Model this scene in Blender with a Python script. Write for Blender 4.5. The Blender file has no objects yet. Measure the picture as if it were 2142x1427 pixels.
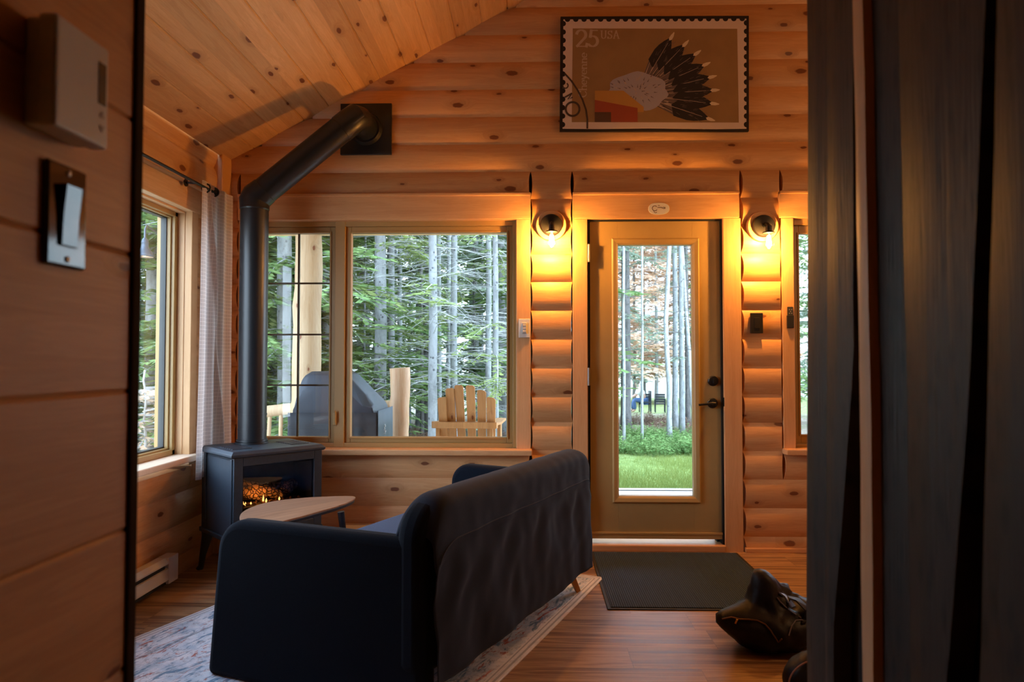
import bpy, bmesh, math, random
from mathutils import Vector, Matrix, Euler

# ------------------------------------------------------------------ camera, sky, exposure
SC = bpy.context.scene
COL = SC.collection
F = 1430.0
EYE = 1.195
cam_d = bpy.data.cameras.new('camera'); cam = bpy.data.objects.new('camera', cam_d); COL.objects.link(cam)
cam.location = (0, 0, EYE)
cam.rotation_euler = (math.radians(90 + 1.66), 0, math.radians(1.56))
cam_d.sensor_width = 36.0
cam_d.lens = F / 2142 * 36
cam_d.clip_start = 0.02; cam_d.clip_end = 300
cam_d.dof.use_dof = True; cam_d.dof.focus_distance = 4.1; cam_d.dof.aperture_fstop = 4.5
SC.camera = cam

SKY = 3.0
LAMP_W = 53.0
LAMP_COL = (1.0, 0.40, 0.07)
w = bpy.data.worlds.new('overcast_sky'); SC.world = w; w.use_nodes = True
nt = w.node_tree; nt.nodes.clear()
o_ = nt.nodes.new('ShaderNodeOutputWorld'); b_ = nt.nodes.new('ShaderNodeBackground')
g_ = nt.nodes.new('ShaderNodeTexCoord'); s_ = nt.nodes.new('ShaderNodeSeparateXYZ')
r_ = nt.nodes.new('ShaderNodeValToRGB')
r_.color_ramp.elements[0].position = 0.0; r_.color_ramp.elements[0].color = (0.70, 0.85, 1.0, 1)
r_.color_ramp.elements[1].position = 0.7; r_.color_ramp.elements[1].color = (0.48, 0.70, 1.0, 1)
nt.links.new(g_.outputs['Generated'], s_.inputs[0]); nt.links.new(s_.outputs['Z'], r_.inputs[0])
nt.links.new(r_.outputs[0], b_.inputs[0]); b_.inputs[1].default_value = SKY * 3.4
nt.links.new(b_.outputs[0], o_.inputs[0])
sun_d = bpy.data.lights.new('added_sun', 'SUN'); sun_d.energy = 1.1; sun_d.angle = math.radians(50); sun_d.color = (1.0, 0.95, 0.88)  # weak broad sun added for modelling under the overcast sky
sun = bpy.data.objects.new('added_sun', sun_d); COL.objects.link(sun)
sun.rotation_euler = (math.radians(38), 0, math.radians(40))
kl = bpy.data.lights.new('kitchen_lamp_light', 'POINT'); kl.energy = 40; kl.color = (1.0, 0.55, 0.24); kl.shadow_soft_size = 0.12
ko = bpy.data.objects.new('kitchen_lamp_light', kl); COL.objects.link(ko); ko.location = (2.9, 2.3, 2.2)
vs = SC.view_settings
vs.view_transform = 'Standard'; vs.look = 'None'; vs.exposure = 0.0; vs.gamma = 1.0; vs.use_curve_mapping = False
SC.cycles.max_bounces = 9; SC.cycles.diffuse_bounces = 4; SC.cycles.glossy_bounces = 3
SC.cycles.transparent_max_bounces = 10; SC.cycles.transmission_bounces = 4
SC.cycles.sample_clamp_indirect = 4.0; SC.cycles.caustics_reflective = False; SC.cycles.caustics_refractive = False
SC.cycles.use_denoising = True

CM = Euler(cam.rotation_euler, 'XYZ').to_matrix()
def ray(px, py):
    return CM @ Vector(((px - 1071) / F, -(py - 713.5) / F, -1.0))
def hY(px, py, Y):
    d = ray(px, py); t = Y / d.y; return Vector((d.x * t, Y, EYE + d.z * t))
def hX(px, py, X):
    d = ray(px, py); t = X / d.x; return Vector((X, d.y * t, EYE + d.z * t))
def hZ(px, py, Z=0.0):
    d = ray(px, py); t = (Z - EYE) / d.z; return Vector((d.x * t, d.y * t, Z))

# ------------------------------------------------------------------ mesh helpers
class MB:
    def __init__(s): s.v = []; s.f = []
    def add(s, vs, fs):
        n = len(s.v); s.v += [tuple(p) for p in vs]; s.f += [tuple(i + n for i in q) for q in fs]; return s
    def box(s, a, b, m=None):
        x0, y0, z0 = a; x1, y1, z1 = b
        x0, x1 = min(x0, x1), max(x0, x1); y0, y1 = min(y0, y1), max(y0, y1); z0, z1 = min(z0, z1), max(z0, z1)
        vs = [Vector(p) for p in ((x0,y0,z0),(x1,y0,z0),(x1,y1,z0),(x0,y1,z0),(x0,y0,z1),(x1,y0,z1),(x1,y1,z1),(x0,y1,z1))]
        if m: vs = [m @ p for p in vs]
        return s.add(vs, [(0,3,2,1),(4,5,6,7),(0,1,5,4),(1,2,6,5),(2,3,7,6),(3,0,4,7)])
    def prism(s, poly, fn, a, b):
        """poly = list of (u,v); fn(u,v,w)->point; extruded from w=a to w=b"""
        n = len(poly)
        vs = [fn(u, v, a) for u, v in poly] + [fn(u, v, b) for u, v in poly]
        fs = [tuple(range(n)), tuple(reversed(range(n, 2 * n)))]
        fs += [((i + 1) % n, i, i + n, (i + 1) % n + n) for i in range(n)]
        return s.add(vs, fs)
    def tube(s, pts, rad, n=8, caps=True, sq=None):
        pts = [Vector(p) for p in pts]
        if not hasattr(rad, '__len__'): rad = [rad] * len(pts)
        rings = []; up = None
        for i, p in enumerate(pts):
            d = (pts[min(i + 1, len(pts) - 1)] - pts[max(i - 1, 0)])
            if d.length < 1e-9: d = Vector((0, 0, 1))
            d.normalize()
            if up is None:
                up = Vector((0, 0, 1)) if abs(d.z) < 0.9 else Vector((0, 1, 0))
            x = up.cross(d)
            if x.length < 1e-6: x = Vector((1, 0, 0)).cross(d)
            x.normalize(); y = d.cross(x); up = y
            rings.append([p + (x * math.cos(2 * math.pi * k / n) * (sq or 1) + y * math.sin(2 * math.pi * k / n)) * rad[i] for k in range(n)])
        vs = [q for r in rings for q in r]; fs = []
        for i in range(len(pts) - 1):
            for k in range(n):
                a = i * n + k; b = i * n + (k + 1) % n
                fs.append((a, b, b + n, a + n))
        if caps:
            fs.append(tuple(reversed(range(n)))); fs.append(tuple(range((len(pts) - 1) * n, len(pts) * n)))
        return s.add(vs, fs)
    def lathe(s, prof, m=None, n=24, caps=True):
        """prof = list of (r, z) about local Z"""
        m = m or Matrix.Identity(4); vs = []; fs = []
        for r, z in prof:
            for k in range(n):
                a = 2 * math.pi * k / n; vs.append(m @ Vector((r * math.cos(a), r * math.sin(a), z)))
        for i in range(len(prof) - 1):
            for k in range(n):
                a = i * n + k; b = i * n + (k + 1) % n
                fs.append((a, b, b + n, a + n))
        if caps:
            fs.append(tuple(reversed(range(n)))); fs.append(tuple(range((len(prof) - 1) * n, len(prof) * n)))
        return s.add(vs, fs)
    def grid(s, fn, nu, nv, closed_u=False):
        vs = [fn(i / nu, j / nv) for j in range(nv + 1) for i in range(nu + 1)]
        fs = [(j * (nu + 1) + i, j * (nu + 1) + i + 1, (j + 1) * (nu + 1) + i + 1, (j + 1) * (nu + 1) + i) for j in range(nv) for i in range(nu)]
        return s.add(vs, fs)
    def build(s, name, mat, parent=None, smooth=False, bevel=0, segs=2, sub=0, solid=0, world=False):
        me = bpy.data.meshes.new(name)
        vs = s.v
        if world and parent is not None:
            inv = wm(parent).inverted(); vs = [tuple(inv @ Vector(p)) for p in vs]
        me.from_pydata(vs, [], s.f); me.update()
        if mat is not None: me.materials.append(mat)
        bm = bmesh.new(); bm.from_mesh(me); bmesh.ops.recalc_face_normals(bm, faces=bm.faces) if not getattr(s, 'norecalc', False) else None; bm.to_mesh(me); bm.free()
        o = bpy.data.objects.new(name, me); COL.objects.link(o)
        if parent is not None: o.parent = parent
        if smooth:
            me.polygons.foreach_set('use_smooth', [True] * len(me.polygons))
            if smooth != 'all':
                try: me.set_sharp_from_angle(angle=math.radians(40))
                except Exception: pass
        if bevel:
            md = o.modifiers.new('bevel', 'BEVEL'); md.width = bevel; md.segments = segs; md.limit_method = 'ANGLE'; md.angle_limit = math.radians(40)
        if solid:
            md = o.modifiers.new('solid', 'SOLIDIFY'); md.thickness = solid; md.offset = 0
        if sub:
            md = o.modifiers.new('sub', 'SUBSURF'); md.levels = sub; md.render_levels = sub
        return o
def wm(o):
    m = Matrix.LocRotScale(o.location, o.rotation_euler, o.scale)
    return wm(o.parent) @ m if o.parent else m
def TR(loc=(0,0,0), rx=0, ry=0, rz=0):
    return Matrix.Translation(loc) @ Euler((rx, ry, rz), 'XYZ').to_matrix().to_4x4()
def tag(o, label=None, cat=None, group=None, kind=None):
    if label: o['label'] = label
    if cat: o['category'] = cat
    if group: o['group'] = group
    if kind: o['kind'] = kind
    return o
def thing(name, label, cat, loc=(0,0,0), rz=0, group=None, rot=None):
    o = bpy.data.objects.new(name, None); COL.objects.link(o); o.empty_display_size = 0.05
    o.location = loc; o.rotation_euler = rot if rot else (0, 0, rz)
    return tag(o, label, cat, group)
def struct(o, label=None, cat=None):
    return tag(o, label, cat, kind='structure')
def copy_tree(o, parent=None):
    c = o.copy(); COL.objects.link(c); c.parent = parent
    for ch in list(o.children): copy_tree(ch, c)
    return c

# ------------------------------------------------------------------ materials
def mat(name):
    m = bpy.data.materials.new(name); m.use_nodes = True; m.node_tree.nodes.clear(); return m, m.node_tree
class N:
    def __init__(s, nt): s.nt = nt
    def n(s, t, **kw):
        x = s.nt.nodes.new(t)
        for k, v in kw.items():
            if k.startswith('i_'): x.inputs[int(k[2:])].default_value = v
            else: setattr(x, k, v)
        return x
    def l(s, a, b): s.nt.links.new(a, b)
    def val(s, a):
        return a
    def math(s, op, a, b=None, c=None, clamp=False):
        x = s.nt.nodes.new('ShaderNodeMath'); x.operation = op; x.use_clamp = clamp
        for i, q in enumerate((a, b, c)):
            if q is None: continue
            if isinstance(q, (int, float)): x.inputs[i].default_value = q
            else: s.l(q, x.inputs[i])
        return x.outputs[0]
    def xyz(s, a, b, c):
        x = s.nt.nodes.new('ShaderNodeCombineXYZ')
        for i, q in enumerate((a, b, c)):
            if isinstance(q, (int, float)): x.inputs[i].default_value = q
            else: s.l(q, x.inputs[i])
        return x.outputs[0]
    def mix(s, f, a, b, mode='MIX'):
        x = s.nt.nodes.new('ShaderNodeMix'); x.data_type = 'RGBA'; x.blend_type = mode
        for i, q in ((0, f), (6, a), (7, b)):
            if isinstance(q, (int, float)): x.inputs[i].default_value = q
            elif isinstance(q, tuple): x.inputs[i].default_value = (q + (1,))[:4]
            else: s.l(q, x.inputs[i])
        return x.outputs[2]
    def ramp(s, f, els, interp='LINEAR'):
        x = s.nt.nodes.new('ShaderNodeValToRGB'); cr = x.color_ramp; cr.interpolation = interp
        while len(cr.elements) < len(els): cr.elements.new(0.5)
        for e, (p, c) in zip(cr.elements, els):
            e.position = p; e.color = (c + (1,))[:4] if isinstance(c, tuple) else (c, c, c, 1)
        s.l(f, x.inputs[0]); return x.outputs[0]
    def smooth(s, v, a, b):
        x = s.nt.nodes.new('ShaderNodeMapRange'); x.interpolation_type = 'SMOOTHSTEP'
        s.l(v, x.inputs[0]); x.inputs[1].default_value = a; x.inputs[2].default_value = b; x.inputs[3].default_value = 0; x.inputs[4].default_value = 1
        return x.outputs[0]
    def noise(s, vec, scale, detail=3, rough=0.5, dist=0):
        x = s.nt.nodes.new('ShaderNodeTexNoise'); s.l(vec, x.inputs['Vector'])
        x.inputs['Scale'].default_value = scale; x.inputs['Detail'].default_value = detail; x.inputs['Roughness'].default_value = rough; x.inputs['Distortion'].default_value = dist
        return x.outputs[0]
    def bsdf(s, color, rough=0.5, metal=0, spec=0.5, bump=None, bump_d=0.002, bump_s=0.5, **kw):
        b = s.nt.nodes.new('ShaderNodeBsdfPrincipled'); o = s.nt.nodes.new('ShaderNodeOutputMaterial')
        if isinstance(color, tuple): b.inputs['Base Color'].default_value = (color + (1,))[:4]
        else: s.l(color, b.inputs['Base Color'])
        if isinstance(rough, (int, float)): b.inputs['Roughness'].default_value = rough
        else: s.l(rough, b.inputs['Roughness'])
        b.inputs['Metallic'].default_value = metal; b.inputs['Specular IOR Level'].default_value = spec
        if bump is not None:
            bp = s.nt.nodes.new('ShaderNodeBump'); bp.inputs['Distance'].default_value = bump_d; bp.inputs['Strength'].default_value = bump_s
            s.l(bump, bp.inputs['Height']); s.l(bp.outputs[0], b.inputs['Normal'])
        for k, v in kw.items():
            b.inputs[k.replace('_', ' ')].default_value = v
        s.l(b.outputs[0], o.inputs[0]); return b
    def coord(s, kind='Object'):
        t = s.nt.nodes.new('ShaderNodeTexCoord'); x = s.nt.nodes.new('ShaderNodeSeparateXYZ'); s.l(t.outputs[kind], x.inputs[0])
        return t.outputs[kind], x.outputs[0], x.outputs[1], x.outputs[2]

def plain(name, color, rough=0.5, metal=0, spec=0.5, noise=0.0, nscale=8, bump=0, **kw):
    m, t = mat(name); n = N(t); c = color; bp = None
    if noise or bump:
        v, x, y, z = n.coord(); f = n.noise(v, nscale, 4)
        c = n.mix(n.smooth(f, 0.3, 0.7), tuple(q * (1 - noise) for q in color), tuple(min(1, q * (1 + noise)) for q in color))
        if bump: bp = f
    n.bsdf(c, rough, metal, spec, bump=bp, bump_d=bump or 0.001, **kw)
    return m

def pine(name, along, across, bw, off=0.0, light=(0.74,0.43,0.20), dark=(0.56,0.27,0.10), knots=0.42, kdark=(0.16,0.045,0.015), rough=0.42, ks=1.0, var=0.16, cs=1.0, spec=0.4):
    """boards running along one object axis; knots, cathedral grain and board-to-board tone"""
    m, t = mat(name); n = N(t)
    v, X, Y, Z = n.coord(); ax = {'x': X, 'y': Y, 'z': Z}
    u = ax[along]; a = ax[across]
    a = n.math('MULTIPLY', a, cs)
    q = n.math('DIVIDE', n.math('SUBTRACT', a, off), bw)
    idx = n.math('FLOOR', q); loc = n.math('SUBTRACT', q, idx)
    wn = n.n('ShaderNodeTexWhiteNoise', noise_dimensions='1D'); n.l(idx, wn.inputs['W']); rnd = wn.outputs[0]
    uu = n.math('ADD', u, n.math('MULTIPLY', rnd, 53.0))
    oth = [k for k in 'xyz' if k not in (along, across)][0]
    av = n.math('ADD', n.math('MULTIPLY', loc, bw), n.math('MULTIPLY', idx, 3.17))
    # knots
    vo = n.n('ShaderNodeTexVoronoi', voronoi_dimensions='2D'); vo.inputs['Scale'].default_value = 1.0; vo.inputs['Randomness'].default_value = 0.9
    kv = n.xyz(n.math('MULTIPLY', uu, 2.3 * ks), n.math('MULTIPLY', av, 5.2 * ks), 0)
    n.l(kv, vo.inputs['Vector'])
    cw = n.n('ShaderNodeSeparateColor'); n.l(vo.outputs['Color'], cw.inputs[0])
    keep = n.math('LESS_THAN', cw.outputs[0], knots)
    d = vo.outputs['Distance']
    size = n.math('ADD', n.math('MULTIPLY', cw.outputs[1], 0.075), 0.03)
    dn = n.math('DIVIDE', n.math('ADD', d, n.math('MULTIPLY', n.math('SUBTRACT', n.noise(kv, 14, 2), 0.5), 0.05)), size)
    core = n.math('MULTIPLY', n.math('SUBTRACT', 1.0, n.smooth(dn, 0.75, 1.15)), keep)
    halo = n.math('MULTIPLY', n.math('SUBTRACT', 1.0, n.smooth(dn, 0.9, 3.4)), keep)
    # grain, bending around knots
    gvec = n.xyz(n.math('MULTIPLY', uu, 0.55), n.math('ADD', n.math('MULTIPLY', av, 9.0), n.math('MULTIPLY', halo, 0.55)), n.math('MULTIPLY', rnd, 9.0))
    g1 = n.noise(gvec, 2.6, 5, 0.62, 0.5)
    rings = n.math('FRACT', n.math('MULTIPLY', g1, 9.0))
    rings = n.math('SUBTRACT', 1.0, n.math('ABSOLUTE', n.math('SUBTRACT', n.math('MULTIPLY', rings, 2.0), 1.0)))
    fine = n.noise(n.xyz(n.math('MULTIPLY', uu, 5.0), n.math('MULTIPLY', av, 220.0), 0), 1.0, 3, 0.6)
    g = n.math('ADD', n.math('MULTIPLY', rings, 0.30), n.math('ADD', n.math('MULTIPLY', fine, 0.22), n.math('MULTIPLY', n.smooth(g1, 0.3, 0.7), 0.45)))
    col = n.mix(g, light, dark)
    tone = n.math('ADD', 1.0 - var * 0.6, n.math('MULTIPLY', rnd, var * 1.2))
    tv = n.xyz(tone, tone, tone)
    col = n.mix(1.0, col, tv, 'MULTIPLY')
    col = n.mix(n.math('MULTIPLY', halo, 0.42), col, tuple(q * 0.62 for q in dark))
    col = n.mix(n.math('MULTIPLY', core, 0.92), col, kdark)
    n.bsdf(col, rough, 0, spec, bump=n.math('SUBTRACT', g, n.math('MULTIPLY', core, 0.3)), bump_d=0.0012, bump_s=0.4)
    return m

def glass(name, tint=(1, 1, 1), refl=1.0, rough=0.0):
    m, t = mat(name); n = N(t)
    tr = n.n('ShaderNodeBsdfTransparent'); tr.inputs[0].default_value = tint + (1,)
    gl = n.n('ShaderNodeBsdfGlossy'); gl.inputs['Roughness'].default_value = rough; gl.inputs[0].default_value = (refl, refl, refl, 1)
    fr = n.n('ShaderNodeFresnel'); ge = n.n('ShaderNodeNewGeometry'); n.l(n.math('ADD', n.math('MULTIPLY', ge.outputs['Backfacing'], 1 / 1.45 - 1.45), 1.45), fr.inputs[0])
    mx = n.n('ShaderNodeMixShader'); o = n.n('ShaderNodeOutputMaterial')
    n.l(n.math('MULTIPLY', fr.outputs[0], 1.0, clamp=True), mx.inputs[0])
    n.l(tr.outputs[0], mx.inputs[1]); n.l(gl.outputs[0], mx.inputs[2]); n.l(mx.outputs[0], o.inputs[0])
    return m
def emit(name, color, strength):
    m, t = mat(name); n = N(t); e = n.n('ShaderNodeEmission'); e.inputs[0].default_value = color + (1,); e.inputs[1].default_value = strength
    o = n.n('ShaderNodeOutputMaterial'); n.l(e.outputs[0], o.inputs[0]); return m

CW = 0.1785     # log course height
M = {}
M['log_front'] = pine('pine_log_front', 'x', 'z', CW, 0.091, knots=0.72, ks=1.15)
M['log_left'] = pine('pine_log_left', 'y', 'z', CW, 0.091, knots=0.72, ks=1.15)
M['ceil'] = pine('pine_ceiling', 'y', 'x', 0.187, -1.96, cs=1 / math.cos(math.atan(0.54)), light=(0.78,0.47,0.21), dark=(0.58,0.29,0.10), knots=0.5, ks=1.25, var=0.25)
M['hall'] = pine('pine_panel_hall', 'y', 'z', 0.175, 0.02, light=(0.74,0.38,0.15), dark=(0.56,0.26,0.09), knots=0.22, ks=1.6, rough=0.5, var=0.12)
M['trim_z'] = pine('pine_trim_vertical', 'z', 'x', 3.0, -1.5, light=(0.76,0.45,0.22), dark=(0.62,0.33,0.14), knots=0.12, ks=1.2, var=0.05)
M['trim_x'] = pine('pine_trim_horizontal', 'x', 'z', 3.0, -1.5, light=(0.76,0.45,0.22), dark=(0.60,0.31,0.13), knots=0.12, ks=1.2, var=0.05)
M['trim_y'] = pine('pine_trim_depth', 'y', 'z', 3.0, -1.5, light=(0.78,0.50,0.27), dark=(0.60,0.33,0.15), knots=0.12, ks=1.2, var=0.05)
M['vinyl'] = plain('tan_painted_frame', (0.42,0.26,0.09), 0.38)
M['door_paint'] = plain('tan_painted_door', (0.46,0.315,0.12), 0.42, noise=0.03)
M['glass'] = glass('window_glass')
M['steel'] = plain('brushed_steel', (0.34,0.32,0.30), 0.45, 0.7)
M['black_metal'] = plain('black_metal', (0.012,0.013,0.015), 0.38, 0.0, 0.5)
M['stove_paint'] = plain('stove_black_paint', (0.024,0.036,0.050), 0.45, 0.0, 0.5, noise=0.1, nscale=60)
M['pipe_paint'] = plain('pipe_black_paint', (0.012,0.014,0.017), 0.36, 0.0, 0.5)
M['navy'] = plain('navy_upholstery', (0.0065,0.009,0.015), 0.95, 0, 0.06, noise=0.12, nscale=180, bump=0.0008, Sheen_Weight=0.06)
M['white_plastic'] = plain('white_plastic', (0.74,0.72,0.68), 0.4)
M['black_plastic'] = plain('black_plastic', (0.018,0.016,0.015), 0.3)
M['black_gloss'] = plain('black_gloss', (0.012,0.010,0.009), 0.08, 0, 0.7)
M['heater'] = plain('cream_enamel', (0.66,0.60,0.50), 0.4)
M['dark'] = plain('shade_black', (0.008,0.008,0.008), 0.9)  # near-black that stands in for shade in gaps and slots
M['porch_log'] = pine('peeled_log', 'z', 'x', 2.0, -1, light=(0.50,0.37,0.22), dark=(0.36,0.22,0.11), knots=0.3, ks=1.6, rough=0.6, var=0.02)
M['cedar'] = pine('cedar_slats', 'z', 'x', 0.12, 0, light=(0.60,0.33,0.13), dark=(0.44,0.21,0.07), knots=0.25, ks=1.8, rough=0.6, var=0.15)
M['leg_wood'] = pine('oak_leg', 'z', 'x', 1.0, -.5, light=(0.52,0.24,0.08), dark=(0.38,0.16,0.05), knots=0, rough=0.4)
# ================================================================== THE ROOM
WY = 4.345; XL = -1.96; XR = 4.56; YB = -2.0; RX = 1.3; SL = 0.54; EAVE = 2.485
def xs(px, py=700, Y=WY): return hY(px, py, Y).x
def zs(py, px=1100, Y=WY): return hY(px, py, Y).z

def log_wall(mb, u0, u1, zmax, openings, fn, bulge=0.024, back=-0.14, clip=None, inset=0.012):
    k = -1
    while True:
        za0 = 0.091 + k * CW; zb0 = za0 + CW; k += 1
        if za0 >= zmax: break
        z0 = max(0.0, za0); z1 = min(zb0, zmax)
        a, b = (u0, u1) if not clip else clip(z0)
        if b <= a: break
        act = [o for o in openings if o[2] < z1 - .004 and o[3] > z0 + .004]; br = sorted({a, b} | {q for o in act for q in o[:2] if a < q < b})
        for ua, ub in zip(br, br[1:]):
            mid = (ua + ub) / 2; zz = [(z0, z1)]
            for o in openings:
                if o[0] < mid < o[1]:
                    nz = []
                    for p, q in zz:
                        if o[2] > p: nz.append((p, min(q, o[2])))
                        if o[3] < q: nz.append((max(p, o[3]), q))
                    zz = [(p, q) for p, q in nz if q - p > 0.004]
            for p, q in zz:
                K = 10; vs = []
                for i in range(K + 1):
                    z = p + (q - p) * i / K; s = (z - za0) / CW
                    d = bulge * (1 - abs(2 * s - 1) ** 2.3)
                    il = inset * d / bulge if ua > a + 1e-6 else 0; ir = inset * d / bulge if ub < b - 1e-6 else 0
                    vs += [fn(ua + il, d, z), fn(ub - ir, d, z), fn(ub, back, z), fn(ua, back, z)]
                fs = []
                for i in range(K):
                    j = 4 * i
                    for c in range(4): fs.append((j + c, j + (c + 1) % 4, j + 4 + (c + 1) % 4, j + 4 + c))
                fs += [(0, 3, 2, 1), (4 * K, 4 * K + 1, 4 * K + 2, 4 * K + 3)]
                mb.add(vs, fs)

# openings of the front wall (X0, X1, Z0, Z1) measured on the casing plane
W1 = (xs(497), xs(1110), zs(951), zs(404))
D1 = (xs(1198), xs(1553), 0.0, zs(404))
W3 = (xs(1637), 2.85, zs(948), zs(404))
mb = MB(); WJ = WY + 0.02
clipf = lambda z: (max(-2.05, XL + 0.02 + (z - EAVE) / SL), min(XR, XR - (z - EAVE) / SL))
log_wall(mb, -2.05, XR, 4.2, [W1, D1, W3], lambda u, d, z: (u, WJ - d, z), clip=clipf)
struct(mb.build('wall_front', M['log_front'], smooth=True), 'front log wall of rounded golden pine courses')
# left log wall
L0, L1 = 2.2, hX(408, 700, XL).y
LW = (L0, L1, 0.585, 2.20)
mb = MB(); log_wall(mb, YB, 4.36, EAVE + 0.02, [LW], lambda u, d, z: (XL - 0.032 + d, u, z))
struct(mb.build('wall_left', M['log_left'], smooth=True), 'left log wall below the eave')
mb = MB(); mb.box((XR, YB - .15, 0), (XR + .14, 4.5, EAVE)); struct(mb.build('wall_right', M['log_left']))
mb = MB()
mb.prism([(XL - .15, 0), (XR + .15, 0), (XR + .15, EAVE), (RX, 4.25), (XL - .15, EAVE)], lambda u, v, w: (u, w, v), YB - .15, YB)
struct(mb.build('wall_back', plain('dark_back_wall', (.10,.06,.035), .8)))
# corner post where the two log walls meet
mb = MB(); mb.box((-2.0, 4.215, 0), (-1.937, 4.35, EAVE + .03))
struct(mb.build('trim_1', M['trim_z'], bevel=0.006), 'vertical pine corner board beside the curtain')

# vaulted ceiling of tongue and groove pine, one solid with grooves
def ceil_poly():
    pts = []; bw = 0.187 * math.cos(math.atan(SL)); g = 0.005; hh = 0.006
    x = XL; 
    while x < RX:
        x2 = min(x + bw, RX); z = lambda q: EAVE + (q - XL) * SL
        pts += [(x, z(x) + hh), (x + g, z(x + g)), (x2 - g, z(x2 - g))]; x = x2
    pts.append((RX, EAVE + (RX - XL) * SL + hh))
    x = RX
    while x < XR:
        x2 = min(x + bw, XR); z = lambda q: EAVE + (XR - q) * SL
        pts += [(x + g, z(x + g)), (x2 - g, z(x2 - g)), (x2, z(x2) + hh)]; x = x2
    return pts
bot = ceil_poly(); th = 0.30
mb = MB(); n = len(bot)
vs = []
for Y in (YB - .15, 4.52):
    vs += [(x, Y, z) for x, z in bot] + [(x, Y, z + th) for x, z in bot]
fs = []
for i in range(n - 1):
    fs += [(i, i + 1, 2 * n + i + 1, 2 * n + i), (n + i, 3 * n + i, 3 * n + i + 1, n + i + 1), (i, n + i, n + i + 1, i + 1), (2 * n + i, 2 * n + i + 1, 3 * n + i + 1, 3 * n + i)]
fs += [(0, 2 * n, 3 * n, n), (n - 1, 2 * n - 1, 4 * n - 1, 3 * n - 1)]
mb.add(vs, fs)
struct(mb.build('ceiling', M['ceil']), 'vaulted ceiling of knotty pine boards')

# laminate floor
m, t = mat('brown_laminate'); q = N(t); v, X, Y, Z = q.coord()
row = q.math('DIVIDE', Y, 0.193); ri = q.math('FLOOR', row); rl = q.math('SUBTRACT', row, ri)
wn = q.n('ShaderNodeTexWhiteNoise', noise_dimensions='1D'); q.l(ri, wn.inputs['W'])
ux = q.math('ADD', X, q.math('MULTIPLY', wn.outputs[0], 7.0)); ci = q.math('DIVIDE', ux, 1.25); cf = q.math('FLOOR', ci); cl = q.math('SUBTRACT', ci, cf)
w2 = q.n('ShaderNodeTexWhiteNoise', noise_dimensions='2D'); q.l(q.xyz(ri, cf, 0), w2.inputs['Vector'])
gv = q.xyz(q.math('MULTIPLY', ux, 1.1), q.math('ADD', q.math('MULTIPLY', Y, 26.0), q.math('MULTIPLY', w2.outputs[0], 11)), q.math('MULTIPLY', w2.outputs[0], 5))
g = q.noise(gv, 1.0, 5, 0.6, 0.6)
fine = q.noise(q.xyz(q.math('MULTIPLY', ux, 4), q.math('MULTIPLY', Y, 160), 0), 1, 2)
c = q.ramp(g, [(0.36, (0.15, 0.075, 0.034)), (0.46, (0.32, 0.18, 0.085)), (0.55, (0.52, 0.33, 0.165)), (0.63, (0.25, 0.135, 0.06))])
c = q.mix(q.math('MULTIPLY', fine, 0.30), c, (0.20, 0.11, 0.07))
tone = q.math('ADD', 0.9, q.math('MULTIPLY', w2.outputs[0], 0.2)); c = q.mix(1.0, c, q.xyz(tone, tone, tone), 'MULTIPLY')
e1 = q.math('LESS_THAN', rl, 0.012); e2 = q.math('LESS_THAN', cl, 0.0018); e = q.math('MAXIMUM', e1, e2)
c = q.mix(q.math('MULTIPLY', e, 0.6), c, (0.07, 0.035, 0.02))
q.bsdf(c, q.math('ADD', 0.36, q.math('MULTIPLY', g, 0.16)), 0, 0.45, bump=q.math('MULTIPLY', e, -1), bump_d=0.001)
mb = MB(); mb.box((XL - .05, YB - .1, -0.06), (XR + .05, 4.44, 0)); struct(mb.build('floor', m), 'brown laminate plank floor')

# shoe moulding along the right part of the front wall
mb = MB(); mb.box((D1[1] + .002, WY - .022, 0), (XR, WY + .01, 0.028)); struct(mb.build('baseboard_front', M['trim_x'], bevel=0.004), 'thin light wood strip at the foot of the log wall')

# ------------------------------------------------------------------ window 1 (front, casement beside a fixed pane)
def casing(name, parent, boxes, matl, bev=0.003):
    mb = MB()
    for a, b in boxes: mb.box(a, b)
    return mb.build(name, matl, parent, bevel=bev)
def fr_rect(mb, x0, x1, z0, z1, wd, y0, y1, wb=None, wt=None):
    wb = wb or wd; wt = wt or wd
    mb.box((x0, y0, z0), (x0 + wd, y1, z1)); mb.box((x1 - wd, y0, z0), (x1, y1, z1))
    mb.box((x0 + wd, y0, z0), (x1 - wd, y1, z0 + wb)); mb.box((x0 + wd, y0, z1 - wt), (x1 - wd, y1, z1))
w1 = thing('window_1', 'large tan framed window pair with a grilled casement and a fixed pane', None); struct(w1)
zt, zb, hz = zs(404), zs(939), zs(459)
ci_l, ci_r = xs(524), xs(1080)
casing('head_casing', w1, [((xs(497), WY - .022, hz), (xs(1110), WY + .15, zt - .004))], M['trim_x'])
casing('head_cap', w1, [((xs(497), WY - .034, zt - .022), (xs(1111), WY + .02, zt - .002))], M['trim_x'], 0.005)
casing('side_casing', w1, [((ci_r, WY - .004, zb - .03), (xs(1110), WY + .15, hz))], M['trim_z'])
casing('side_casing', w1, [((xs(497), WY - .004, zb - .03), (ci_l, WY + .15, hz))], M['trim_z'])
casing('sill', w1, [((xs(490), WY - .07, zs(951)), (xs(1113, 945), WY + .08, zb))], M['trim_x'], 0.006)
# frame with mullion
FY = 4.385; gy = 4.425
X0, X1 = ci_l - .004, ci_r + .004
xm = xs(707, 700, FY)
z0f, z1f = zb, hz + .004
mb = MB(); fr_rect(mb, X0, X1, z0f, z1f, 0.028, FY, 4.50, wt=0.035)
mb.box((xs(700, 700, FY), FY - .004, z0f), (xs(721, 700, FY), 4.50, z1f))
mb.build('window_frame', M['vinyl'], w1, bevel=0.003)
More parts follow.
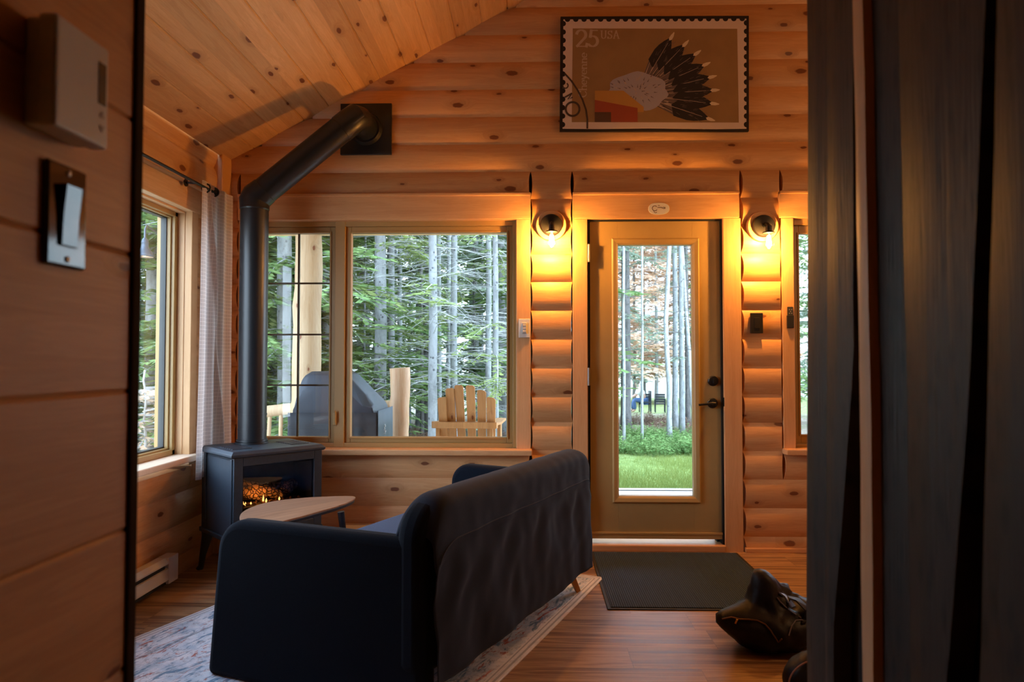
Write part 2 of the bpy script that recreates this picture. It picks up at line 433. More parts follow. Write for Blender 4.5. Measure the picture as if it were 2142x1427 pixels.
# casement sash
gl, gr = xs(557, 700, gy), xs(691, 700, gy); fl, frr = xs(736, 700, gy), xs(1060, 700, gy)
gt, gb = hY(1000, 488, gy).z, hY(1000, 914, gy).z
mb = MB()
sx0, sx1, sz0, sz1 = X0 + .028, xs(700, 700, FY), z0f + .028, z1f - .035
def sash(mb, a, b, c, d, ga, gb_, gc, gd, y0, y1):
    mb.box((a, y0, c), (ga, y1, d)); mb.box((gb_, y0, c), (b, y1, d)); mb.box((ga, y0, c), (gb_, y1, gc)); mb.box((ga, y0, gd), (gb_, y1, d))
    # glazing bead step
    s = .007
    for (p, q_) in (((ga - .012, y0 - s, gc - .012), (ga, y0, gd + .012)), ((gb_, y0 - s, gc - .012), (gb_ + .012, y0, gd + .012)), ((ga, y0 - s, gc - .012), (gb_, y0, gc)), ((ga, y0 - s, gd), (gb_, y0, gd + .012))):
        mb.box(p, q_)
sash(mb, sx0, sx1, sz0, sz1, gl, gr, gb, gt, gy - .022, gy + .02)
mb.build('casement_sash', M['vinyl'], w1, bevel=0.003)
mb = MB(); sash(mb, xs(721, 700, FY), X1 - .028, sz0, sz1, fl, frr, gb, gt, gy - .022, gy + .02)
mb.build('fixed_sash', M['vinyl'], w1, bevel=0.003)
mb = MB(); mv = xs(624, 700, gy); mb.box((mv - .006, gy - .004, gb), (mv + .006, gy + .010, gt))
for py in (593, 700, 806):
    z = hY(640, py, gy).z; mb.box((gl, gy - .0045, z - .0055), (gr, gy + .0095, z + .0055))
mb.build('window_grille', plain('bronze_grille', (0.10, 0.075, 0.03), 0.4), w1)
mb = MB(); mb.box((gl, gy + .012, gb), (gr, gy + .015, gt)); mb.build('pane', M['glass'], w1)
mb = MB(); mb.box((fl, gy + .012, gb), (frr, gy + .015, gt)); mb.build('pane', M['glass'], w1)
h = hY(700, 876, FY - .01)
mb = MB(); mb.box((h.x - .012, FY - .016, h.z - .042), (h.x + .012, FY - .004, h.z + .042)); mb.box((h.x + .001, FY - .032, h.z - .025), (h.x + .012, FY - .016, h.z + .052))
mb.build('window_lock', M['vinyl'], w1, bevel=0.005, segs=3)

# ------------------------------------------------------------------ window 3 (right of the door, mostly hidden)
w3 = thing('window_3', 'narrow visible strip of the window right of the second lamp', None); struct(w3)
c3 = xs(1662); X1 = 2.75
casing('side_casing', w3, [((xs(1637), WY - .004, zb - .02), (c3, WY + .15, hz)), ((X1, WY - .004, zb - .02), (2.85, WY + .15, hz))], M['trim_z'])
casing('head_casing', w3, [((xs(1632), WY - .022, hz), (2.86, WY + .15, zt - .004))], M['trim_x'])
casing('head_cap', w3, [((xs(1632), WY - .034, zt - .022), (2.87, WY + .02, zt - .002))], M['trim_x'], 0.005)
casing('sill', w3, [((xs(1638, 945), WY - .07, zs(948)), (2.87, WY + .08, zs(936)))], M['trim_x'], 0.006)
mb = MB(); fr_rect(mb, c3 - .003, X1 + .003, zs(936), hz + .003, 0.022, 4.39, 4.50, wt=.04)
mb.build('window_frame', M['vinyl'], w3, bevel=0.003)
p0, p1 = hY(1671, 700, gy).x, X1 - .04
mb = MB(); sash(mb, c3 + .018, X1 - .02, zs(936) + .02, hz - .037, p0, p1, hY(1680, 908, gy).z, hY(1680, 491, gy).z, gy - .015, gy + .02)
mb.build('fixed_sash', M['vinyl'], w3, bevel=0.003)
mb = MB(); mb.box((p0, gy + .012, hY(1680, 908, gy).z), (p1, gy + .015, hY(1680, 491, gy).z)); mb.build('pane', M['glass'], w3)

# ------------------------------------------------------------------ door 1
d1 = thing('door_1', 'tan entrance door with a tall glass pane', None); struct(d1)
SY = 4.385
jl, jr = xs(1229), xs(1514)
casing('side_casing', d1, [((xs(1198), WY - .004, 0), (jl, WY + .15, hz))], M['trim_z'])
casing('side_casing', d1, [((jr, WY - .004, 0), (xs(1553, 900), WY + .15, hz))], M['trim_z'])
casing('head_casing', d1, [((xs(1198), WY - .022, hz), (xs(1547), WY + .15, zt - .004))], M['trim_x'])
casing('head_cap', d1, [((xs(1198), WY - .034, zt - .022), (xs(1547), WY + .02, zt - .002))], M['trim_x'], 0.005)
casing('door_jamb', d1, [((jl - .004, WY + .02, 0), (jl + .012, 4.50, hz)), ((jr - .012, WY + .02, 0), (jr + .004, 4.50, hz)), ((jl, WY + .02, hz - .010), (jr, 4.50, hz + .006)), ((jl, 4.432, 0.03), (jl + .03, 4.50, hz)), ((jr - .03, 4.432, 0.03), (jr, 4.50, hz)), ((jl, 4.432, hz - .03), (jr, 4.50, hz))], M['dark'])  # jamb coloured near-black to give the shade of the door gap
casing('threshold', d1, [((jl, WY - .012, 0), (jr, WY + .16, 0.040))], M['trim_x'], 0.006)
sl_, sr_, stp, sbt = xs(1234, 700, SY), xs(1510, 700, SY), hY(1300, 462, SY).z, hY(1300, 1127, SY).z
gl, gr, gt, gb = xs(1292.5, 700, SY), xs(1449, 700, SY), hY(1370, 512.5, SY).z, hY(1370, 1038, SY).z
mb = MB(); mb.box((sl_, SY, sbt), (gl, SY + .045, stp)); mb.box((gr, SY, sbt), (sr_, SY + .045, stp)); mb.box((gl, SY, sbt), (gr, SY + .045, gb)); mb.box((gl, SY, gt), (gr, SY + .045, stp))
mb.build('door_slab', M['door_paint'], d1, bevel=0.0015)
ol, orr, ot, ob = xs(1280, 700, SY), xs(1463, 700, SY), hY(1370, 499, SY).z, hY(1370, 1052, SY).z
mb = MB()
prof = [(0, 0), (0, -.008), (.008, -.016), (.030, -.012), (.040, -.004), (.040, 0)]
for (ax, fixed, a, b, sgn) in (('v', ol, ob, ot, 1), ('v', orr, ob, ot, -1), ('h', ob, ol, orr, 1), ('h', ot, ol, orr, -1)):
    vs = []
    for e, s in ((a, 1), (b, -1)):
        for u, d in prof:
            if ax == 'v': vs.append((fixed + sgn * u, SY + d, e + s * u))
            else: vs.append((e + s * u, SY + d, fixed + sgn * u))
    n = len(prof); mb.add(vs, [(i, (i + 1) % n, n + (i + 1) % n, n + i) for i in range(n)] + [tuple(range(n)), tuple(reversed(range(n, 2 * n)))])
mb.build('glass_moulding', M['door_paint'], d1)
mb = MB(); mb.box((gl, SY + .018, gb), (gr, SY + .024, gt)); mb.build('door_glass', M['glass'], d1)
mb = MB(); mb.box((sl_, SY - .012, sbt + .002), (sr_, SY + .0005, sbt + .045)); mb.box((sl_, SY - .018, sbt + .030), (sr_, SY, sbt + .045)); mb.build('door_sweep', M['door_paint'], d1, bevel=0.003)
for py in (530, 788, 1050):
    p = hY(1231, py, WY + .01); mb = MB(); mb.box((p.x - .006, WY + .004, p.z - .055), (p.x + .010, WY + .03, p.z + .055)); mb.tube([(p.x + .001, WY + .0, p.z - .056), (p.x + .001, WY, p.z + .056)], .007, 10)
    tag(mb.build('hinge', M['steel'], d1), 'small silver hinge')
p = hY(1491, 797, SY)
mb = MB(); mb.lathe([(.0325, 0), (.0325, .008), (.027, .014), (.012, .015)], TR((p.x, SY, p.z), rx=math.pi / 2), 28); mb.box((p.x - .005, SY - .034, p.z - .013), (p.x + .005, SY - .012, p.z + .013))
tag(mb.build('deadbolt', M['black_metal'], d1, smooth=True), 'round black deadbolt')
p = hY(1490, 843.5, SY)
mb = MB(); mb.lathe([(.0325, 0), (.0325, .007), (.028, .012), (.012, .014), (.012, .05)], TR((p.x, SY, p.z), rx=math.pi / 2), 28)
mb.tube([(p.x + .008, SY - .052, p.z), (p.x - .02, SY - .055, p.z + .002), (p.x - .06, SY - .052, p.z - .004), (p.x - .098, SY - .048, p.z - .008)], [.0095, .009, .0075, .0075], 10)
tag(mb.build('lever_handle', M['black_metal'], d1, smooth=True), 'black lever handle')
p = hY(1517, 841, WY); mb = MB(); mb.box((jr - .004, WY - .001, p.z - .028), (jr + .008, WY + .03, p.z + .028)); tag(mb.build('strike_plate', M['black_metal'], d1), 'black strike plate')

# ------------------------------------------------------------------ window 2 (left wall)
w2_ = thing('window_2', 'side window in the left log wall with a pale sill', None); struct(w2_)
GX = -2.085
gy1 = hX(352, 700, GX).y; gz1 = hX(330, 449, GX).z; gz0 = hX(335, 944, GX).z
yj = hX(395, 700, XL).y
casing('side_casing', w2_, [((XL - .165, yj, .60), (XL + .012, L1, 2.09)), ((XL - .165, L0, .60), (XL + .012, L0 + .09, 2.09))], M['trim_z'])
casing('head_casing', w2_, [((XL - .165, L0 - .02, 2.055), (XL + .02, L1 + .01, 2.205))], M['trim_y'])
casing('head_cap', w2_, [((XL - .165, L0 - .03, 2.19), (XL + .045, L1 + .02, 2.215))], M['trim_y'], 0.005)
casing('jamb_liner', w2_, [((GX - .06, yj - .004, .66), (XL - .03, yj + .02, 2.07)), ((GX - .06, L0 + .07, .66), (XL - .03, L0 + .094, 2.07)), ((GX - .06, L0 + .07, 2.045), (XL - .03, yj + .02, 2.07))], M['trim_z'], 0.001)
m_s = pine('pale_sill', 'y', 'x', 3, -4, light=(0.86,0.66,0.48), dark=(0.76,0.54,0.36), knots=0.1, var=0)
casing('sill', w2_, [((GX - .06, L0 - .03, .628), (XL + .06, L1 + .03, .662))], m_s, 0.006)
ay = yj - .004
def lfr(mb, y0, y1, z0, z1, wd, x0, x1):
    mb.box((x0, y0, z0), (x1, y0 + wd, z1)); mb.box((x0, y1 - wd, z0), (x1, y1, z1)); mb.box((x0, y0, z0), (x1, y1, z0 + wd)); mb.box((x0, y0, z1 - wd), (x1, y1, z1))
mb = MB(); lfr(mb, L0 + .09, ay, .662, 2.05, .030, GX - .05, GX + .055); lfr(mb, L0 + .11, ay - .018, .68, 2.035, .022, GX - .03, GX + .035)
mb.build('window_frame', M['vinyl'], w2_, bevel=0.003)
mb = MB(); lfr(mb, L0 + .13, ay - .036, .70, 2.018, .010, GX - .02, GX + .012); mb.build('window_gasket', plain('dark_gasket', (.05,.05,.045), .5), w2_)
mb = MB(); mb.box((GX - .003, L0 + .13, .69), (GX, ay - .03, 2.02)); mb.build('pane', M['glass'], w2_)

# ------------------------------------------------------------------ hallway partitions around the camera
PX = -0.52
mb = MB()
y0, y1 = -1.9, hX(270, 700, PX).y
zs_ = [0] + [0.094 + .177 * k for k in range(0, 22)]
vs = []; prof = []
for k in range(len(zs_) - 1):
    a, b = zs_[k], zs_[k + 1]; prof += [(-.003, a), (0, a + .004), (0, b - .004)]
prof.append((-.003, zs_[-1]))
n = len(prof)
for Y in (y0, y1): vs += [(PX + d, Y, z) for d, z in prof] + [(PX - .11, Y, z) for d, z in prof]
fs = []
for i in range(n - 1):
    fs += [(i, i + 1, 2 * n + i + 1, 2 * n + i), (n + i, n + i + 1, 3 * n + i + 1, 3 * n + i), (i, i + 1, n + i + 1, n + i), (2 * n + i, 2 * n + i + 1, 3 * n + i + 1, 3 * n + i)]
fs += [(0, n, 3 * n, 2 * n), (n - 1, 2 * n - 1, 4 * n - 1, 3 * n - 1)]
mb.add(vs, fs)
struct(mb.build('wall_hall_left', M['hall']), 'pine panelled hallway wall on the left')
ye = hX(289, 700, PX).y
mb = MB(); mb.box((PX - .12, y1, 0), (PX + .004, ye, zs_[-1])); struct(mb.build('trim_2', plain('dark_brown_corner', (.030,.014,.008), .9, 0, .1), bevel=.003), 'dark brown corner strip at the end of the hall wall')
# right partition of dark stained rough edged boards
m, t = mat('dark_stained_boards'); q = N(t); v, X, Y, Z = q.coord()
gn = q.noise(q.xyz(0, q.math('MULTIPLY', Y, 30.0), q.math('MULTIPLY', Z, 1.6)), 1.0, 5, .62, 1.2)
f2 = q.noise(q.xyz(0, q.math('MULTIPLY', Y, 160.0), q.math('MULTIPLY', Z, 5.0)), 1.0, 3, .6)
vo = q.n('ShaderNodeTexVoronoi', voronoi_dimensions='2D'); q.l(q.xyz(q.math('MULTIPLY', Y, 7.0), q.math('MULTIPLY', Z, 2.2), 0), vo.inputs['Vector'])
kn = q.math('SUBTRACT', 1.0, q.smooth(vo.outputs['Distance'], .10, .30))
c = q.mix(gn, (0.040, 0.025, 0.017), (0.012, 0.009, 0.007)); c = q.mix(q.math('MULTIPLY', kn, .8), c, (0.006, 0.004, 0.003))
q.bsdf(c, 0.50, 0, 0.26, bump=q.math('ADD', gn, q.math('MULTIPLY', f2, .5)), bump_d=.004, bump_s=.55)
M['dark_board'] = m
QX = 0.55
def yy(px, py=713): return hX(px, py, QX).y
hall = thing('wall_hall_right', 'dark stained rough edged vertical boards on the right', None); struct(hall)
mb = MB(); mb.box((QX + .03, -1.9, 0), (QX + .13, yy(1689), 3.3)); mb.build('backing', plain('gap_shade_black', (.006,.005,.005), .9), hall)  # backing coloured near-black for the deep shadow between boards
rnd = random.Random(5)
# board edges given as (far Y, near Y) at top / middle / bottom
boards = [((1686, 1686, 1686), (1733, 1735, 1730), 0.0), ((1733, 1735, 1730), (1793, 1796, 1752), 0.006),
          ((1812, 1832, 1834), (1884, 1899, 1912), 0.0), ((1886, 1901, 1914), (2093, 2052, 1985), 0.008), ((2125, 2100, 2066), (2300, 2290, 2250), 0.02)]
def board(far, near, off, seed):
    r = random.Random(seed); K = 46; ph = [r.uniform(0, 6.28) for _ in range(6)]
    def ed(tri, z, s, amp):
        tt = (z - 0.0) / 3.2
        a = yy(tri[0], 40); b = yy(tri[1], 713); c_ = yy(tri[2], 1400)
        # top row seen near z 1.7, bottom row near z .6 in the picture
        zz = max(0, min(3.2, z))
        if zz > 1.2: f = min(1, (zz - 1.2) / .55); y = b + (a - b) * f
        else: f = min(1, (1.2 - zz) / .5); y = b + (c_ - b) * f
        return y + amp * (.5 * math.sin(z * 5 + ph[s]) + .3 * math.sin(z * 11 + ph[s + 1]) + .2 * math.sin(z * 23 + ph[s + 2]))
    vs = []; 
    for i in range(K + 1):
        z = 3.3 * i / K
        a = ed(far, z, 0, .0035 if far[0] != 1686 else 0); b = ed(near, z, 3, .0035)
        x = QX - off; w_ = a - b
        ring = [(x + .028, a, z), (x + .004, a - .001, z), (x, a - .006, z), (x + .001 * math.sin(z * 3 + ph[2]), (a + b) / 2, z), (x + .001, b + .006, z), (x + .012, b + .002, z), (x + .03, b, z)]
        vs += ring
    n = 7; fs = []
    for i in range(K):
        for k in range(n):
            fs.append((i * n + k, i * n + (k + 1) % n, (i + 1) * n + (k + 1) % n, (i + 1) * n + k))
    fs += [tuple(range(n)), tuple(range(K * n, (K + 1) * n))]
    return vs, fs
mb = MB()
for i, (f_, n_, o_) in enumerate(boards): mb.add(*board(f_, n_, o_, i + 3))
mb.build('dark_boards', M['dark_board'], hall, smooth=True)
vs, fs = board((1797, 1812, 1819), (1825, 1842, 1848), 0.014, 40)
mb = MB(); mb.add(vs, fs); tag(mb.build('bare_strip', pine('bare_strip_wood', 'z', 'y', 3, -1, light=(.62,.36,.19), dark=(.46,.24,.12), knots=.1, var=0), hall, smooth=True), 'unstained light wood strip')
# ================================================================== WALL FITTINGS AND LAMPS
bulb_glass = glass('clear_bulb_glass', (1.0, .97, .9))
fil_mat = emit('glowing_filament', (1.0, 0.62, 0.22), 240)
def sconce(px_disc, py_disc, px_bulb, label):
    p = hY(px_disc, py_disc, WY - .03)
    L = thing('wall_lamp', label, 'wall lamp', (p.x, WY - .012, p.z), group='black wall lamps beside the door')
    R = math.pi / 2
    mb = MB(); mb.lathe([(.098, -.02), (.098, .006), (.094, .012), (.06, .013)], TR(rx=R), 40)
    tag(mb.build('mounting_block', M['trim_x'], L, smooth=True), 'round pine mounting block')
    mb = MB(); mb.lathe([(.070, .012), (.070, .026), (.064, .034), (.020, .037)], TR(rx=R), 40); mb.build('back_plate', M['black_metal'], L, smooth=True)
    mb = MB(); mb.tube([(0, -.034, 0), (0, -.075, .004), (0, -.100, -.004), (0, -.112, -.022)], .009, 12); mb.lathe([(.012, 0), (.016, .002), (.016, .014), (.011, .018)], TR((0, -.040, 0), rx=R), 16)
    mb.build('arm', M['black_metal'], L, smooth=True)
    mb = MB(); by = -.112
    mb.lathe([(.010, -.010), (.018, -.018), (.019, -.050), (.036, -.056), (.036, -.062), (.014, -.063)], TR((0, by, 0)), 24); mb.build('socket', M['black_metal'], L, smooth=True)
    mb = MB(); mb.lathe([(.013, -.060), (.015, -.075), (.026, -.100), (.032, -.125), (.029, -.148), (.016, -.164), (.003, -.169)], TR((0, by, 0)), 24); b = mb.build('bulb', bulb_glass, L, smooth='all')
    mb = MB()
    for k in range(6):
        a = k * math.pi / 3; mb.tube([(.008 * math.cos(a), by + .008 * math.sin(a), -.080), (.016 * math.cos(a), by + .016 * math.sin(a), -.138)], .0026, 6)
    mb.build('filament', fil_mat, b)
    ld = bpy.data.lights.new('wall_lamp_light', 'POINT'); ld.energy = LAMP_W; ld.color = LAMP_COL; ld.shadow_soft_size = 0.016
    lo = bpy.data.objects.new('wall_lamp_light', ld); COL.objects.link(lo); lo.parent = L; lo.location = (0, by, -.112)
    return L
sconce(1153, 471, 1157, 'black wall lamp with bare glowing bulb on the log column between window and door')
sconce(1597, 473, 1606, 'black wall lamp with bare glowing bulb on the log column right of the door')

# oval name plaque above the door
p = hY(1378, 437, WY - .022)
t = thing('oval_plaque', 'small white oval plaque with dark script above the door', 'sign', (p.x, WY - .022, p.z))
mb = MB(); mb.prism([(.0665 * (abs(math.cos(a)) ** .75) * (1 if math.cos(a) > 0 else -1), .0375 * (abs(math.sin(a)) ** .85) * (1 if math.sin(a) > 0 else -1)) for a in [2 * math.pi * k / 40 for k in range(40)]], lambda u, v, w_: (u, w_, v), -.007, 0)
mb.build('plaque_body', M['white_plastic'], t, bevel=.002)
mb = MB()
def stroke(mb, pts, wd, y=-.0075, dep=.001):
    for a, b in zip(pts, pts[1:]):
        dx, dz = b[0] - a[0], b[1] - a[1]; l = math.hypot(dx, dz) or 1; nx, nz = -dz / l * wd / 2, dx / l * wd / 2
        mb.prism([(a[0] - nx, a[1] - nz), (b[0] - nx, b[1] - nz), (b[0] + nx, b[1] + nz), (a[0] + nx, a[1] + nz)], lambda u, v, w_: (u, w_, v), y, y + dep)
def arc(cx, cz, r, a0, a1, n=14, sq=1): return [(cx + r * math.cos(math.radians(a0 + (a1 - a0) * i / n)), cz + sq * r * math.sin(math.radians(a0 + (a1 - a0) * i / n))) for i in range(n + 1)]
stroke(mb, arc(-.026, .002, .016, 40, 330), .004); stroke(mb, arc(-.022, -.016, .010, 150, 330), .003); stroke(mb, [(-.006, .020), (.006, .020)], .003)
stroke(mb, [(-.010, .006)] + arc(-.003, .005, .004, 180, 0, 6) + arc(.006, .005, .004, 180, 0, 6) + arc(.015, .005, .004, 180, 0, 6) + [(.019, .001)], .0025)
stroke(mb, arc(.030, .004, .0055, 0, 360), .0025); stroke(mb, [(.038, .010), (.038, -.002)], .0025)
mb.build('script', plain('brown_ink', (.10, .05, .02), .7), t)

# white remote in its wall holder beside the front window
p = hY(1097, 687, WY); t = thing('wall_remote', 'white remote control in a holder on the window casing left of the log column', 'remote', (p.x, WY - .004, p.z))
mb = MB(); mb.box((-.036, -.010, -.060), (.036, 0, .060)); mb.build('holder_plate', M['white_plastic'], t, bevel=.003)
mb = MB(); mb.box((-.016, -.020, -.036), (.016, -.008, .036)); mb.build('remote_body', plain('grey_white', (.55,.52,.48), .4), t, bevel=.005, segs=3)
mb = MB()
for k in range(3): mb.box((-.010, -.0225, -.024 + k * .019), (.010, -.019, -.014 + k * .019))
mb.build('buttons', plain('pale_button', (.75,.72,.66), .4), t, bevel=.001)
# black square dimmer plate right of the door
p = hY(1583, 676, WY - .02); t = thing('wall_switch', 'black rectangular switch plate on the log column right of the door', 'switch', (p.x, WY - .016, p.z))
mb = MB(); mb.box((-.039, -.006, -.064), (.039, 0.01, .064)); mb.build('cover_plate', M['black_plastic'], t, bevel=.003)
mb = MB(); mb.box((-.017, -.0095, -.034), (.017, -.005, .034)); mb.build('rocker', M['black_plastic'], t, bevel=.002)
p = hY(1651.5, 664, WY); t = thing('wall_remote', 'slim black remote control in a holder left of the right window', 'remote', (p.x, WY - .004, p.z))
mb = MB(); mb.box((-.021, -.016, -.068), (.021, 0, .012)); mb.build('holder', M['black_plastic'], t, bevel=.003)
mb = MB(); mb.box((-.018, -.014, -.05), (.018, -.003, .066)); mb.build('remote_body', plain('dark_grey_remote', (.03,.03,.03), .35), t, bevel=.004)
mb = MB()
for a, b in ((-.007, .048), (.007, .048), (0, .036), (-.007, .024), (.007, .024)): mb.lathe([(.0035, 0), (.0035, .002)], TR((a, -.014, b), rx=math.pi / 2), 10)
mb.build('buttons', plain('grey_button', (.25,.24,.23), .4), t)

# thermostat on the hall wall
tx = -.484
ya, yb = hX(116, 140, tx).y, hX(228, 200, tx).y
za, zb_ = hX(116, 22, tx).z, hX(116, 261, tx).z
t = thing('thermostat', 'white wall thermostat with small dark display above the light switch', 'thermostat', (PX, (ya + yb) / 2, (za + zb_) / 2))
hw, hh = (yb - ya) / 2, (za - zb_) / 2; D_ = tx - PX
mb = MB(); mb.box((0, -hw + .004, -hh + .002), (D_ * .45, hw - .004, hh - .002)); mb.build('base', M['white_plastic'], t, bevel=.003)
mb = MB(); mb.box((D_ * .45, -hw, -hh), (D_, hw, hh)); mb.build('cover', M['white_plastic'], t, bevel=.004, segs=3)
mb = MB(); mb.box((D_ - .002, hw * .56, -.010), (D_ + .0006, hw * .86, hh * .64)); mb.build('display', plain('lcd_grey', (.10, .10, .065), .25), t)
mb = MB(); mb.prism([(hw * .62, -hh * .42), (hw * .82, -hh * .42), (hw * .72, -hh * .30)], lambda u, v, w_: (w_, u, v), D_ - .001, D_ + .001); mb.prism([(hw * .62, -hh * .58), (hw * .72, -hh * .70), (hw * .82, -hh * .58)], lambda u, v, w_: (w_, u, v), D_ - .001, D_ + .001)
mb.build('buttons', plain('warm_grey_button', (.42,.36,.32), .5), t)
# glossy black light switch
ya, yb = hX(87, 450, PX).y, hX(171, 450, PX).y; za, zb_ = hX(171, 363, PX).z, hX(171, 568, PX).z
t = thing('light_switch', 'glossy black light switch plate on the left hall wall', 'switch', (PX, (ya + yb) / 2, (za + zb_) / 2))
hw, hh = (yb - ya) / 2, (za - zb_) / 2
mb = MB(); mb.box((0, -hw, -hh), (.006, hw, hh)); mb.build('cover_plate', M['black_gloss'], t, bevel=.003, segs=3)
mb = MB(); mb.prism([(-.034, 0), (.034, 0), (.034, .010), (0, .0065), (-.034, .005)], lambda z_, x_, w_: (.004 + x_, w_, z_), -.0135, .0135); mb.build('rocker', M['black_gloss'], t, bevel=.001)
for s in (-1, 1):
    mb = MB(); mb.lathe([(.0035, 0), (.0035, .0012), (.002, .0018)], TR((.006, 0, s * .048), ry=math.pi / 2), 12); mb.build('screw', M['steel'], t)

# ================================================================== STAMP POSTER
PC = hY(1368.5, 153.5, 4.305); PWd = abs(hY(1566, 153, 4.305).x - hY(1171, 153, 4.305).x); PHt = abs(hY(1368, 33.5, 4.305).z - hY(1368, 274, 4.305).z)
poster = thing('stamp_poster', 'framed poster shaped like a giant postage stamp with a fan of dark feathers', 'poster', (PC.x, 4.325, PC.z), rot=(0, math.radians(.55), 0))
SX = PWd / 1850.0; SZ = PHt / 1128.0
def PP(x, y): return ((x - 1062) * SX, -(y - 670) * SZ)
layer = [0]
def flat(mb, poly, y):
    n = len(mb.v); mb.v += [(*(lambda p: (p[0], y, p[1]))(PP(a, b)),) for a, b in poly]; mb.f.append(tuple(range(n, n + len(poly))))
mb = MB(); mb.box((-PWd / 2, -.018, -PHt / 2), (PWd / 2, .004, PHt / 2)); mb.build('backing_board', plain('poster_black', (.012,.008,.008), .7), poster)
# perforated stamp paper
pts = []
X0_, X1_, Y0_, Y1_ = 165, 1962, 135, 1212; pit = 81.5; rr = 27
def side(a, b, fixed, hor, sgn):
    L_ = abs(b - a); k = int(round(L_ / pit)); st = (b - a) / k; out = []
    for i in range(k):
        c_ = a + st * (i + .5); dr = 1 if st > 0 else -1
        for j in range(9):
            th_ = math.pi * j / 8; u = c_ - dr * rr * math.cos(th_); v = fixed + sgn * rr * .95 * math.sin(th_)
            out.append((u, v) if hor else (v, u))
    return out
pts = [(X0_, Y0_)] + side(X0_, X1_, Y0_, True, 1) + [(X1_, Y0_)] + side(Y0_, Y1_, X1_, False, -1) + [(X1_, Y1_)] + [(X1_ - 300, Y1_ + 4), (1000, Y1_ - 3), (500, Y1_ + 3)] + [(X0_, Y1_)] + side(Y1_, Y0_, X0_, False, 1)
mb = MB(); mb.prism([PP(*p_) for p_ in pts], lambda u, v, w_: (u, w_, v), -.0195, -.017); mb.build('stamp_paper', plain('stamp_paper', (.72,.60,.53), .8), poster)
mb = MB(); mb.norecalc = True; flat(mb, [(255, 1148), (1888, 1152), (1872, 235), (258, 225)], -.0202); mb.build('stamp_ground', plain('stamp_ochre', (.33,.20,.08), .8, noise=.06), poster)
R_ = random.Random(11)
cols = {'dark': (.018,.014,.016), 'mid': (.12,.09,.085), 'pale': (.42,.33,.27), 'fluff': (.33,.31,.37), 'tip': (.62,.52,.38), 'gold': (.42,.22,.05), 'golddk': (.14,.06,.015), 'red': (.30,.06,.025), 'brown': (.09,.045,.025), 'cord': (.05,.018,.012), 'tan': (.40,.27,.14)}
art_mb = MB(); art_mb.norecalc = True; art_i = []
zc = [-.0204]
def poly(c, pl):
    zc[0] -= .0000035; flat(art_mb, pl, zc[0]); art_i.append(list(cols).index(c))
def rib(c, pl, w0, w1=None):
    w1 = w0 if w1 is None else w1; n = len(pl); L_ = []; Rr = []
    for i, p_ in enumerate(pl):
        a_ = pl[max(i - 1, 0)]; b_2 = pl[min(i + 1, n - 1)]; dx, dy = b_2[0] - a_[0], b_2[1] - a_[1]; l = math.hypot(dx, dy) or 1
        ww = (w0 + (w1 - w0) * i / max(1, n - 1)) / 2; L_.append((p_[0] - dy / l * ww, p_[1] + dx / l * ww)); Rr.append((p_[0] + dy / l * ww, p_[1] - dx / l * ww))
    poly(c, L_ + Rr[::-1])
def feather(bx, by_, tx_, ty, wd, split=.55):
    dx, dy = tx_ - bx, ty - by_; l = math.hypot(dx, dy); ux, uy = dx / l, dy / l; nx, ny = -uy, ux
    P_ = lambda s, o: (bx + ux * l * s + nx * o, by_ + uy * l * s + ny * o)
    poly('mid', [P_(.15, -wd * .22), P_(.5, -wd * .45), P_(split, -wd * .5), P_(split, wd * .5), P_(.5, wd * .45), P_(.15, wd * .22)])
    for k in range(13):
        s = R_.uniform(.12, split - .02); o = R_.uniform(-.42, .42) * wd * (.5 + s); rib('pale' if k % 3 else 'dark', [P_(s - .10, o * .6), P_(s + .10, o)], 7, 3)
    dk = [P_(split - .08, -wd * .1)] + [P_(split + (1 - split) * q_, -wd * .5 * (1 - max(0, q_ - .35) ** 1.7 * 1.9)) for q_ in (0, .2, .4, .6, .8, 1)] + [P_(split + (1 - split) * q_, wd * .5 * (1 - max(0, q_ - .35) ** 1.7 * 1.9)) for q_ in (1, .8, .6, .4, .2, 0)] + [P_(split - .04, wd * .2)]
    poly('dark', dk)
    for k in range(16):
        s = R_.uniform(split, .93); o = R_.uniform(-.36, .36) * wd; rib('mid', [P_(s, o * .8), P_(s + .06, o)], 4, 2)
    rib('pale', [P_(.05, 0), P_(.9, 0)], 6, 3)
    e = P_(1, 0); poly('tip', [(e[0] + ux * a - uy * b, e[1] + uy * a + ux * b) for a, b in ((-30, 0), (-10, 17), (25, 16), (62, 4), (66, -4), (24, -15), (-10, -16))])
    return P_(1.06, 0)
# a plain fan of identical feathers over simple colour blocks
for k in range(8):
    a_ = math.radians(-64 + 84 * k / 7.0); feather(900 + 60 * math.cos(a_), 880 + 60 * math.sin(a_), 900 + 740 * math.cos(a_), 880 + 620 * math.sin(a_) if k < 7 else 880 + 235, 165, .5)
poly('fluff', [(900 + 290 * math.cos(t_) * (1 + .06 * math.sin(t_ * 9)), 850 + 190 * math.sin(t_) * (1 + .06 * math.sin(t_ * 7))) for t_ in [2 * math.pi * k / 40 for k in range(40)]])
for k in range(110):
    a_ = R_.uniform(0, 6.283); r_ = math.sqrt(R_.random()); x0 = 900 + 270 * r_ * math.cos(a_); y0_ = 850 + 175 * r_ * math.sin(a_); rib(R_.choice(['fluff', 'pale', 'mid']), [(x0, y0_), (x0 + 34 * math.cos(a_), y0_ + 34 * math.sin(a_))], 9, 1)
poly('gold', [(480, 840), (760, 840), (960, 1000), (960, 1050), (480, 1050)])
poly('red', [(480, 930), (900, 1010), (900, 1148), (600, 1148), (480, 1050)])
poly('brown', [(480, 1050), (640, 1050), (640, 1148), (480, 1148)])
